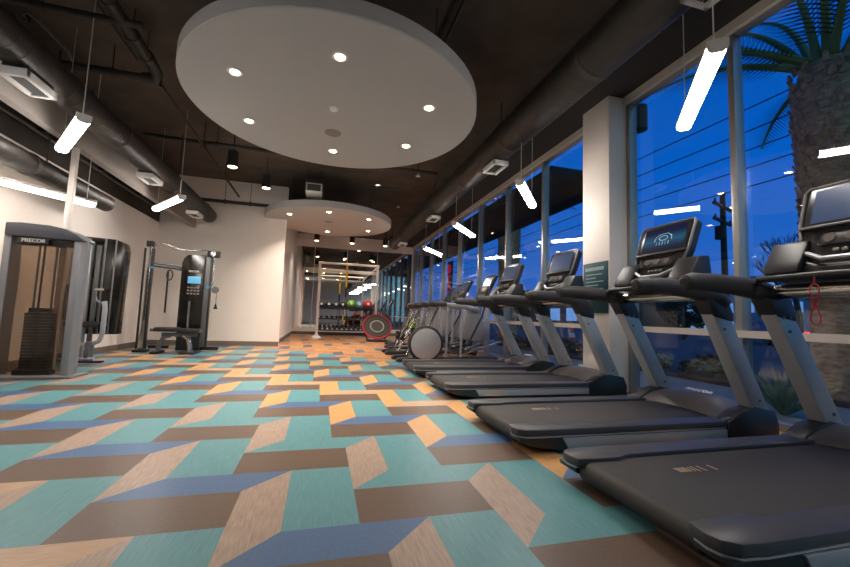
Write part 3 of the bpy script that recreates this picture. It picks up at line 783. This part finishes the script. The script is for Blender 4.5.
MB().b2(-.44, -.10, -.06, .02, .06, .12, .01).build('floor_bar', 'plastic_black', t)
MB().b2(.44, .78, -.02, .08, .03, .10, .01).build('floor_bar', 'plastic_black', t)

t = thing('weight_bench', 'flat black padded bench on chrome legs at the cable machine', 'bench', (-2.60, 8.35, 0))
MB().b2(-.36, .02, -.13, .13, .41, .49, .025).build('seat_pad', 'pad_black', t)
MB().b2(.03, .40, -.13, .13, .39, .47, .025).build('back_pad', 'pad_black', t)
MB().b2(-.25, .34, -.035, .035, .32, .39, .008).build('spine', 'silver_dark', t)
m = MB().tube([(-.10, 0, .34), (-.22, 0, .30), (-.27, 0, .18), (-.29, 0, .06)], .04, 10); m.build('leg', 'silver_dark', t)
m = MB().tube([(.12, 0, .34), (.20, 0, .28), (.23, 0, .16), (.24, 0, .05)], .045, 10); m.build('leg', 'chrome', t)
MB().b2(.12, .38, -.22, .22, 0, .05, .012).build('foot', 'plastic_black', t)
MB().b2(-.36, -.24, -.20, .20, 0, .05, .012).build('foot', 'plastic_black', t)
for x in (-.02, .10, .22): MB().cyl((x, 0, .30), (x, 0, .40), .016, n=8).build('adjuster_pin', 'chrome', t)

# wall outlet
t = thing('wall_outlet', 'small outlet plate low on the side wall near the cable machine', 'outlet', (XL, 8.6, .50))
MB().box((.006, 0, 0), (.012, .08, .12), .003).build('plate', 'outlet', t)
MB().b2(.012, .015, -.02, .02, -.04, .04).build('socket', 'plastic_black', t)

# ------------------------------------------------------------------ sign on the column
t = thing('column_sign', 'teal notice board with pale text fixed on the white column', 'sign', (3.50, 4.335, 1.32))
MB().b2(-.014, -.001, -.235, .235, -.34, .33, .003).build('board', 'sign_teal', t)
m = MB(); rnd = random.Random(4)
yy = .19
for wd in (.030, .024, .034, .026, .030, .022, .032, .028, .024, .034):      # blurred heading of the board
    m.box((-.0155, yy - wd / 2, .245), (.002, wd, .045)); yy -= wd + .008
m.build('heading', 'sign_text', t)
m = MB(); zz = .17
for k, wd in enumerate((.32, .20, .34, .24, .33, .18, .30, .25)):
    m.box((-.0155, .18 - wd / 2, zz), (.002, wd, .012)); zz -= .048
m.build('text_line', 'sign_text', t)

# ------------------------------------------------------------------ suspension rig
t = thing('suspension_rig', 'white steel suspension rig frame standing before the mirrors', 'exercise rig', (-.09, 13.8, 0))
for x in (0, 2.0):
    MB().cyl((x, 0, .03), (x, 0, 2.60), .045, n=20).build('post', 'rig_white', t)
    MB().lathe([(.17, 0), (.17, .02), (.07, .10), (.05, .16), (0, .16)], (x, 0, 0), n=24).build('foot_flange', 'rig_white', t)
    MB().b2(x - .03, x + .03, 0, 2.36, 2.50, 2.58, .006).build('wall_arm', 'rig_white', t)
MB().cyl((-.06, 0, 2.60), (2.06, 0, 2.60), .04, n=16).build('top_beam', 'rig_white', t)
MB().b2(0, 2.0, .25, .31, 2.30, 2.42, .006).build('second_beam', 'rig_white', t)
t = thing('suspension_strap', 'yellow and black suspension strap hanging from the white rig', 'strap', (.83, 13.78, 0))
MB().lathe([(.045, -.02), (.055, -.02), (.055, .02), (.045, .02)], (0, .02, 2.60), 'x', 20).build('anchor_loop', 'strap_yellow', t)
MB().b2(-.032, .032, -.025, -.015, 1.72, 2.57).build('strap', 'strap_yellow', t)
MB().b2(-.035, .035, -.03, -.01, 1.45, 1.78, .004).build('buckle', 'plastic_black', t)
for s in (-1, 1):
    MB().tube([(s * .01, -.02, 1.5), (s * .05, -.02, 1.0), (s * .05, -.02, .82)], .012, 8).build('strap_leg', 'plastic_black', t)
    MB().tube([(s * .05, -.02, .82), (s * .07, -.02, .70), (s * .02, -.02, .50)], .02, 8).build('handle', 'strap_yellow' if s < 0 else 'plastic_black', t)
MB().tube([(.0, -.02, .52), (.02, -.02, .38)], .018, 8).build('foot_cradle', 'plastic_black', t)

# ------------------------------------------------------------------ ball and dumbbell rack
t = thing('storage_rack', 'black three tier rack against the mirrors holding balls and dumbbells', 'rack', (.92, 15.3, 0))
for x in (-1.02, 1.02):
    for y in (-.2, .25): MB().b2(x - .025, x + .025, y - .025, y + .025, 0, 1.14, .004).build('post', 'plastic_black', t)
for z in (.24, .66, 1.08): MB().b2(-1.02, 1.02, -.24, .28, z - .035, z, .006).build('shelf', 'plastic_black', t)
MB().b2(-1.02, 1.02, -.26, -.24, 1.06, 1.12, .004).build('front_lip', 'plastic_black', t)
def ball(label, x, z, r, m, grp=None):
    o = thing('medicine_ball', label, 'ball', (x, 15.25, z), 0, grp)
    MB().ball((0, 0, r), r).build('cover', m, o)
    MB().lathe([(0, -.003), (.045, -.002), (.05, 0), (0, 0)], (0, -r * .985, r * 1.1), 'y', 16).build('emblem', 'logo_white', o)
    MB().tube([((r + .001) * math.cos(a), 0, r + (r + .001) * math.sin(a)) for a in [2 * PI * k / 32 for k in range(32)]], .004, 6, closed=True).build('seam', 'plastic_black', o)
ball('green medicine ball on the top rack shelf', 1.14, 1.081, .165, 'ball_green')
ball('pale blue medicine ball between the green and red balls', 1.46, 1.081, .15, 'ball_blue')
ball('red medicine ball on the top rack shelf', 1.79, 1.081, .17, 'ball_red')
for x in (.03, .30, .57, .83): ball('dark medicine ball on the top rack shelf', x, 1.081, .12, 'ball_dark', 'dark medicine balls on the top shelf')
def make_dumbbell(label, grp, r, m='ball_dark'):
    o = thing('dumbbell', label, 'dumbbell', (0, 0, 0), 0, grp)
    MB().cyl((0, -.07, r), (0, .07, r), .016, n=10).build('handle', 'chrome', o)
    for s in (-1, 1): MB().cyl((0, s * .06, r), (0, s * .15, r), r, n=6).build('head', m, o)
    return o
d0 = make_dumbbell('black and chrome dumbbell on the bottom rack shelf', 'dumbbells on the bottom shelf', .075)
for k in range(11):
    o = d0 if k == 0 else copy_tree(d0); o.location = (.02 + k * .18, 15.28, .24)
d1 = make_dumbbell('small dark dumbbell on the middle rack shelf', 'dumbbells on the middle shelf', .055)
for k in range(9):
    o = d1 if k == 0 else copy_tree(d1); o.location = (.05 + k * .21, 15.28, .66)
for i, (x, m, lab) in enumerate(((-.02 + .14, 'ball_green', 'small green ball on the middle shelf of the rack'),)):
    pass

# red rimmed rebounder
t = thing('rebounder', 'round red rimmed rebounder tilted on a black stand before the rack', 'rebounder', (1.82, 12.7, 0))
M = Matrix.Translation((0, 0, .48)) @ Matrix.Rotation(math.radians(-36), 4, 'X')
MB().lathe([(.435, -.028), (.465, -.032), (.49, 0), (.465, .032), (.435, .028)], (0, 0, 0), 'y', 48).xf(M).build('red_rim', 'red_pad', t)
MB().lathe([(.24, -.012), (.41, -.012), (.41, .012), (.24, .012)], (0, 0, 0), 'y', 48).xf(M).build('outer_mat', 'mesh_brown', t)
MB().lathe([(.195, -.022), (.235, -.026), (.235, .02), (.195, .02)], (0, 0, 0), 'y', 40).xf(M).build('white_ring', 'silver_paint', t)
MB().lathe([(0, -.018), (.20, -.018), (.20, .012), (0, .012)], (0, 0, 0), 'y', 40).xf(M).build('inner_mat', 'mesh_brown', t)
MB().lathe([(.385, -.016), (.437, -.020), (.437, .014), (.385, .01)], (0, 0, 0), 'y', 40).xf(M).build('black_ring', 'plastic_black', t)
MB().lathe([(.25, -.015), (.29, -.015), (.29, .012), (.25, .012)], (0, 0, 0), 'y', 40).xf(M).build('black_ring', 'plastic_black', t)
MB().b2(-.33, .33, -.34, .22, 0, .06, .012).build('stand', 'plastic_black', t)
for s in (-1, 1): MB().tube([(s * .28, .10, .05), (s * .38, .12, .25), (s * .46, .03, .46)], .02, 8).build('stand_arm', 'plastic_black', t)
o = thing('exercise_ball', 'bright lime ball resting behind the stride trainers', 'ball', (2.85, 12.1, .60))
MB().ball((0, 0, 0), .14).build('cover', 'ball_lime', o)
MB().tube([(.142 * math.cos(a), 0, .142 * math.sin(a)) for a in [2 * PI * k / 32 for k in range(32)]], .004, 6, closed=True).build('seam', 'ball_green', o)
t = thing('ball_stand', 'small black ball stand under the lime ball', 'stand', (2.85, 12.1, 0))
MB().lathe([(.14, 0), (.14, .02), (.03, .03), (.03, .42), (.10, .485), (.09, .485), (.02, .43), (0, .43)], n=20).build('pedestal', 'plastic_black', t)

# ------------------------------------------------------------------ outside
struct('ground_outside', MB().b2(XR + .1, 90, -30, 120, -.30, -.10), 'asphalt')
struct('sidewalk_outside', MB().b2(XR + .12, 7.2, -20, 60, -.10, -.04), 'sidewalk')
t = MB().b2(6.0, 6.9, -6, 60, -.06, .02).build('planting_bed', 'soil'); t['kind'] = 'structure'
for i, (x, y, s) in enumerate([(6.5, 5.2, .40), (6.4, 6.5, .42), (6.6, 7.8, .42), (6.45, 9.2, .45), (6.5, 10.7, .45), (6.4, 12.2, .45), (6.1, 15.6, .5), (6.5, 17, .6), (6.6, 20, .6)]):
    o = MB()
    rnd = random.Random(i)
    for k in range(260):
        a, b_ = rnd.uniform(0, 2 * PI), rnd.uniform(0, 1)
        rr = s * math.sqrt(b_); px, py = rr * math.cos(a) * .8, rr * math.sin(a) * 1.3
        pz = rnd.uniform(.05, .55 * s * (1.3 - b_) + .08)
        o.box((px, py, pz), (.09, .05, .01), rot=(rnd.uniform(-1, 1), rnd.uniform(-1, 1), rnd.uniform(0, 6)))
    so = thing('low_shrub', 'low dark shrub outside, number of its kind unseen', 'shrub', (x, y, .02), 0, 'shrubs along the walk outside')
    so['label'] = 'low dark shrub planted along the walk outside the windows'
    o.build('foliage', 'shrub_green', so)
    MB().cyl((0, 0, 0), (0, 0, .2), .02, n=6).build('stem', 'trunk_brown', so)
t = thing('agave_plant', 'spiky agave plant outside the glass behind the second treadmill', 'plant', (4.75, 3.02, -.04))
for k in range(22):
    a = k * 2.4; el = math.radians(38 + (k % 5) * 11); L = .42 + .08 * (k % 3)
    d = Vector((math.cos(a) * math.cos(el), math.sin(a) * math.cos(el), math.sin(el)))
    MB().tube([(0, 0, .0), d * L * .4, d * L * .75 + Vector((0, 0, -.01)), d * L + Vector((0, 0, -.03))], [.018, .028, .018, .002], 5).build('leaf', 'agave_green', t)

# palms
def palm(label, x, y, r, zt, nf, seed):
    rnd = random.Random(seed)
    t = thing('palm_tree', label, 'palm tree', (x, y, -.1))
    z1 = zt + .1
    MB().lathe([(r * 1.1, 0), (r * .86, .5), (r * .8, z1 * .45), (r * .98, z1 * .75), (r * 1.05, z1 * .9), (r * .8, z1), (0, z1 + .1)], n=28).build('trunk', 'trunk_brown', t)
    bm = MB()
    nz = int(z1 / .14)
    for i in range(nz):
        for j in range(13):
            a = 2 * PI * (j + .5 * (i % 2)) / 13 + rnd.uniform(-.12, .12); zz = z1 * .30 + (z1 * .70) * i / nz
            rr = r * (.86 + .14 * min(1, i / nz * 1.2))
            L = rnd.uniform(.07, .12)
            M = Matrix.Translation((0, 0, zz)) @ Matrix.Rotation(a, 4, 'Z') @ Matrix.Translation((rr, 0, 0)) @ Matrix.Rotation(-rnd.uniform(1.05, 1.4), 4, 'Y')
            q = MB().prism([(0, -.05), (L, -.025), (L * 1.15, 0), (L, .03), (0, .05)], 'z', -.012, .012); q.xf(M)
            me = bpy.data.meshes.new('q'); q.bm.to_mesh(me); q.bm.free(); bm.bm.from_mesh(me); bpy.data.meshes.remove(me)
    bm.build('trunk_boots', 'boot_brown', t)
    for k in range(nf):
        a = 2 * PI * k / nf + rnd.uniform(-.15, .15); el = math.radians([64, 46, 28, 16, 76][k % 5] + rnd.uniform(-6, 6)); L = rnd.uniform(2.0, 2.6) * (r / .42)
        P = []; p = Vector((math.cos(a) * r * .5, math.sin(a) * r * .5, z1)); ns = 12
        for i in range(ns + 1):
            P.append(p.copy())
            e = el - 0.95 * (i / ns) ** 1.6
            p = p + Vector((math.cos(a) * math.cos(e), math.sin(a) * math.cos(e), math.sin(e))) * L / ns
        fr = MB().tube(P, [.065 * (r / .42) * (1 - .9 * i / ns) + .004 for i in range(ns + 1)], 6).build('frond', 'palm_stem', t)
        lf = bmesh.new(); side = Vector((-math.sin(a), math.cos(a), 0))
        for i in range(2, ns):
            for q in range(3):
                c0 = P[i].lerp(P[i + 1], q / 3); ln = L * .24 * math.sin(PI * (i + q / 3) / ns * .85 + .35)
                fw = (P[i + 1] - P[i]).normalized()
                for s in (-1, 1):
                    e = c0 + (side * s * .75 + fw * .55 + Vector((0, 0, -.25))).normalized() * ln
                    wv = fw * .014 * (r / .42)
                    lf.faces.new([lf.verts.new(c0 - wv), lf.verts.new(c0 + wv), lf.verts.new(e)])
        bmesh.ops.solidify(lf, geom=lf.faces[:], thickness=.004)
        m = MB(); m._add(lf); m.build('leaflets', 'palm_leaf', fr)
palm('stout palm tree close outside the glass behind the first treadmill', 6.50, 3.42, .37, 4.45, 18, 3)
palm('second palm tree outside, behind the fourth treadmill console', 7.2, 14.0, .42, 4.9, 15, 5)

# utility poles and wires
def upole(label, x, y, zt, arms, tr=None, al=2.6):
    t = thing('utility_pole', label, 'utility pole', (x, y, -.1))
    MB().cyl((0, 0, 0), (0, 0, zt), .17, .13, 12).build('pole', 'dark_wood', t)
    for z in arms:
        MB().box((0, 0, z), (al, .12, .14), rot=(0, 0, .35)).build('crossarm', 'dark_wood', t)
        for k in (-.42 * al, .42 * al): MB().cyl((k * math.cos(.35), k * math.sin(.35), z + .07), (k * math.cos(.35), k * math.sin(.35), z + .25), .05, n=8).build('insulator', 'wire_black', t)
    if tr: MB().cyl((tr[0], tr[1], tr[2]), (tr[0], tr[1], tr[2] + tr[3]), tr[4], n=18).build('transformer', 'dark_wood', t)
upole('wooden utility pole with two crossarms seen between mullions outside', 21.2, 16, 8.4, [7.6, 6.75], (-.5, -.2, 5.7, .7, .24))
upole('utility pole mostly hidden by the white column, transformer showing', 11.05, 12, 10.6, [6.5, 5.95, 5.43], (.66, .0, 8.55, .95, .30), 1.35)
for (x, z, lab) in ((11.62, 7.25, 'highest'), (11.62, 6.58, 'second highest'), (11.62, 6.02, 'middle'), (11.62, 5.50, 'fourth'), (11.62, 4.95, 'lowest')):
    P = []
    for k in range(0, 41):
        y = -8 + k * 1.6; P.append((x, y, z - .12 * math.sin(PI * ((y + 8) % 20) / 20)))
    w = MB().tube(P, .018, 5).build('power_line', 'wire_black'); tag(w, '%s dark power line crossing the evening sky outside' % lab, 'cable')

# distant buildings, trees, cars
def building(label, x, y, w, d, h, m, rows, cols):
    t = thing('building', label, 'building', (x, y, -.1))
    MB().b2(-w / 2, w / 2, -d / 2, d / 2, 0, h).build('wall', m, t)
    MB().b2(-w / 2 - .2, w / 2 + .2, -d / 2 - .2, d / 2 + .2, h, h + .3).build('roof', m, t)
    for i in range(rows):
        for j in range(cols):
            yy = -d / 2 + d * (j + .5) / cols; zz = h * (i + .5) / rows
            MB().b2(-w / 2 - .06, -w / 2 + .02, yy - d / cols * .3, yy + d / cols * .3, zz - h / rows * .25, zz + h / rows * .25).build('window', 'building_window', t)
building('pale building with lit bluish windows across the street', 52, 33, 10, 16, 6.5, 'building_pale', 3, 7)
building('long low dark building across the street', 48, 62, 10, 30, 4.5, 'building_dark', 1, 6)
building('plain dark building beyond the stout palm', 40, 12, 8, 14, 4.2, 'building_dark', 1, 4)
def bare_tree(label, x, y, h, seed):
    rnd = random.Random(seed)
    t = thing('bare_tree', label, 'tree', (x, y, -.1))
    MB().tube([(0, 0, 0), (.05, 0, h * .3), (0, .06, h * .5)], [.14, .10, .07], 8).build('trunk', 'dark_wood', t)
    m = MB()
    def grow(p, d, L, r, n):
        q = p + d * L; m.tube([p, (p + q) / 2 + Vector((rnd.uniform(-.05, .05),) * 3), q], [r, r * .8, r * .6], 5)
        if n:
            for _ in range(3):
                dd = (d + Vector((rnd.uniform(-.8, .8), rnd.uniform(-.8, .8), rnd.uniform(-.1, .7)))).normalized(); grow(q, dd, L * .72, r * .6, n - 1)
    for _ in range(4):
        grow(Vector((0, .06, h * .5)), Vector((rnd.uniform(-.7, .7), rnd.uniform(-.7, .7), 1)).normalized(), h * .2, .05, 3)
    m.build('branches', 'dark_wood', t)
for i, (x, y, h) in enumerate(((20, 12.5, 4.6), (24, 21, 4.6), (23, 28, 5.2), (15, 9.0, 4.2))):
    bare_tree(['bare tree outside between the second mullion and the stout palm', 'bare tree outside next to the wooden utility pole', 'bare tree outside behind the second treadmill console', 'low bare tree outside behind the first treadmill'][i], x, y, h, i + 2)
for i, (x, y, s) in enumerate(((20, 36, 2.2), (24, 44, 2.6), (30, 26, 2.0))):
    rnd = random.Random(90 + i)
    so = thing('leafy_tree', ['round dark leafy tree across the lot behind the fourth treadmill', 'dark leafy tree far across the lot', 'dark leafy tree beside the pale building'][i], 'tree', (x, y, -.1))
    m = MB()
    for k in range(500):
        v = Vector((rnd.gauss(0, 1), rnd.gauss(0, 1), rnd.gauss(0, 1))).normalized() * s * rnd.uniform(.6, 1)
        m.box((v.x, v.y, v.z * .75 + s * 1.1), (.4, .25, .04), rot=(rnd.uniform(-1, 1), rnd.uniform(-1, 1), rnd.uniform(0, 6)))
    m.build('foliage', 'shrub_green', so); MB().cyl((0, 0, 0), (0, 0, s), .12, n=8).build('trunk', 'dark_wood', so)
def car(label, x, y, rz):
    t = thing('car', label, 'car', (x, y, -.1), rz)
    MB().prism([(-2.1, .35), (-2.1, .75), (-1.9, .92), (-1.1, .98), (-.6, 1.42), (.7, 1.42), (1.3, 1.0), (2.0, .85), (2.1, .6), (2.1, .35)], 'y', -.85, .85, .05).build('body', 'car_grey', t)
    MB().prism([(-.95, 1.0), (-.55, 1.36), (.62, 1.36), (1.1, 1.0)], 'y', -.87, .87).build('window', 'car_glass', t)
    for sx in (-1.3, 1.3):
        for sy in (-1, 1): MB().cyl((sx, sy * .70, .32), (sx, sy * .88, .32), .32, n=20).build('wheel', 'plastic_black', t)
    for sy in (-1, 1): MB().b2(-2.13, -2.05, sy * .6 - .18, sy * .6 + .18, .66, .84, .01).build('tail_light', 'tail_red', t)
car('car with red tail lights outside behind the second treadmill', 22.0, 24.6, 1.05)
car('car with red tail lights outside next to the wide mullion', 26.0, 17.0, 1.0)
t = thing('traffic_cone', 'orange traffic cone outside beside the white column', 'cone', (8.9, 12.3, -.1))
MB().lathe([(.16, .03), (.03, .85), (0, .86)], n=20).build('body', 'cone_orange', t)
MB().b2(-.2, .2, -.2, .2, 0, .03, .01).build('base', 'plastic_black', t)
MB().lathe([(.105, .40), (.085, .55), (.083, .55), (.10, .40)], n=20).build('band', 'logo_white', t)
for i, (x, y, z) in enumerate(((30, 60, 5.2), (33, 52, 5.0), (36, 44, 5.5), (38, 70, 6.0))):
    t = thing('street_lamp', ['street lamp lit far away behind the fourth treadmill', 'second lit street lamp far across the lot', 'lit street lamp behind the third treadmill console', 'most distant lit street lamp outside'][i], 'street lamp', (x, y, -.1))
    MB().cyl((0, 0, 0), (0, 0, z), .07, n=8).build('pole', 'dark_wood', t)
    MB().ball((0, 0, z + .1), .16, sub=2).build('lamp', 'street_glow', t)
tag(MB().b2(XR + .2, 5.6, 6.15, 40, 3.55, 3.75, .02).build('entrance_canopy', 'canopy_dark'), 'dark flat canopy outside above the far windows', 'canopy')
# vertical lit sign with red letters far down outside
t = thing('vertical_sign', 'narrow sign outside the far windows with red letters', 'sign', (4.6, 13.6, 2.0))
MB().b2(-.03, .03, -.22, .22, -.45, .95, .01).build('board', 'building_dark', t)
mat('sign_red', (190, 30, 60), 0.5, emit=(200, 30, 60), estr=.5)
for zz in (.66, -.12):
    MB().tube([(-.035, .13 * math.cos(a), zz + .15 * math.sin(a)) for a in [2 * PI * k / 24 for k in range(24)]], .04, 8, closed=True).build('letter_ring', 'sign_red', t)
MB().b2(-.045, -.03, .07, .15, .12, .42).b2(-.045, -.03, -.15, .07, .12, .19).b2(-.045, -.03, -.15, .07, .35, .42).build('letter_bracket', 'sign_red', t)

# ------------------------------------------------------------------ sky
wd = bpy.data.worlds.new('dusk'); sc.world = wd; wd.use_nodes = True
nt = wd.node_tree; nt.nodes.clear()
out = nt.nodes.new('ShaderNodeOutputWorld'); bg = nt.nodes.new('ShaderNodeBackground')
tc = nt.nodes.new('ShaderNodeTexCoord'); sp = nt.nodes.new('ShaderNodeSeparateXYZ')
nt.links.new(tc.outputs['Generated'], sp.inputs[0])
rp = nt.nodes.new('ShaderNodeValToRGB'); e = rp.color_ramp.elements
e[0].position = 0.0; e[0].color = rgb(92, 116, 190)
e[1].position = .9; e[1].color = rgb(0, 66, 158)
x1 = e.new(.10); x1.color = rgb(46, 106, 200)
x2 = e.new(.32); x2.color = rgb(4, 98, 204)
nt.links.new(sp.outputs['Z'], rp.inputs['Fac'])
# afterglow in the west (behind the viewer)
gl = nt.nodes.new('ShaderNodeMapRange'); gl.inputs['From Min'].default_value = -.15; gl.inputs['From Max'].default_value = -.95
nt.links.new(sp.outputs['Y'], gl.inputs['Value'])
mx = nt.nodes.new('ShaderNodeMixRGB'); mx.inputs[2].default_value = rgb(120, 196, 226)
nt.links.new(gl.outputs['Result'], mx.inputs[0]); nt.links.new(rp.outputs['Color'], mx.inputs[1])
nz = nt.nodes.new('ShaderNodeTexNoise'); nz.inputs['Scale'].default_value = 3.0; nz.inputs['Detail'].default_value = 5
mp = nt.nodes.new('ShaderNodeMapping'); mp.inputs['Scale'].default_value = (1, 1, 3.5)
nt.links.new(tc.outputs['Generated'], mp.inputs[0]); nt.links.new(mp.outputs[0], nz.inputs['Vector'])
cl = nt.nodes.new('ShaderNodeMapRange'); cl.inputs['From Min'].default_value = .45; cl.inputs['From Max'].default_value = .75; cl.inputs['To Max'].default_value = .12
nt.links.new(nz.outputs['Fac'], cl.inputs['Value'])
mx2 = nt.nodes.new('ShaderNodeMixRGB'); mx2.inputs[2].default_value = rgb(70, 96, 160)
nt.links.new(cl.outputs['Result'], mx2.inputs[0]); nt.links.new(mx.outputs[0], mx2.inputs[1])
nt.links.new(mx2.outputs[0], bg.inputs['Color']); bg.inputs['Strength'].default_value = 1.0
nt.links.new(bg.outputs[0], out.inputs['Surface'])

# ------------------------------------------------------------------ camera
yaw, pitch, roll = 0.2613, 0.0857, 0.0348
cy, sy = math.cos(yaw), math.sin(yaw)
f = Vector((sy * math.cos(pitch), cy * math.cos(pitch), math.sin(pitch)))
r_ = Vector((cy, -sy, 0)); u_ = r_.cross(f)
r2 = r_ * math.cos(roll) + u_ * math.sin(roll); u2 = -r_ * math.sin(roll) + u_ * math.cos(roll)
cam = bpy.data.cameras.new('camera'); co = bpy.data.objects.new('camera', cam); COL.objects.link(co)
Mx = Matrix.Identity(4)
for i in range(3): Mx[i][0], Mx[i][1], Mx[i][2] = r2[i], u2[i], -f[i]
Mx[2][3] = H
co.matrix_world = Mx
cam.sensor_width = 36; cam.lens = 386.36 / 850 * 36; cam.clip_end = 400; cam.clip_start = .02
sc.camera = co
sc.view_settings.view_transform = 'Standard'; sc.view_settings.look = 'None'
sc.view_settings.gamma = 1; sc.view_settings.use_curve_mapping = False
sc.view_settings.exposure = 0.0
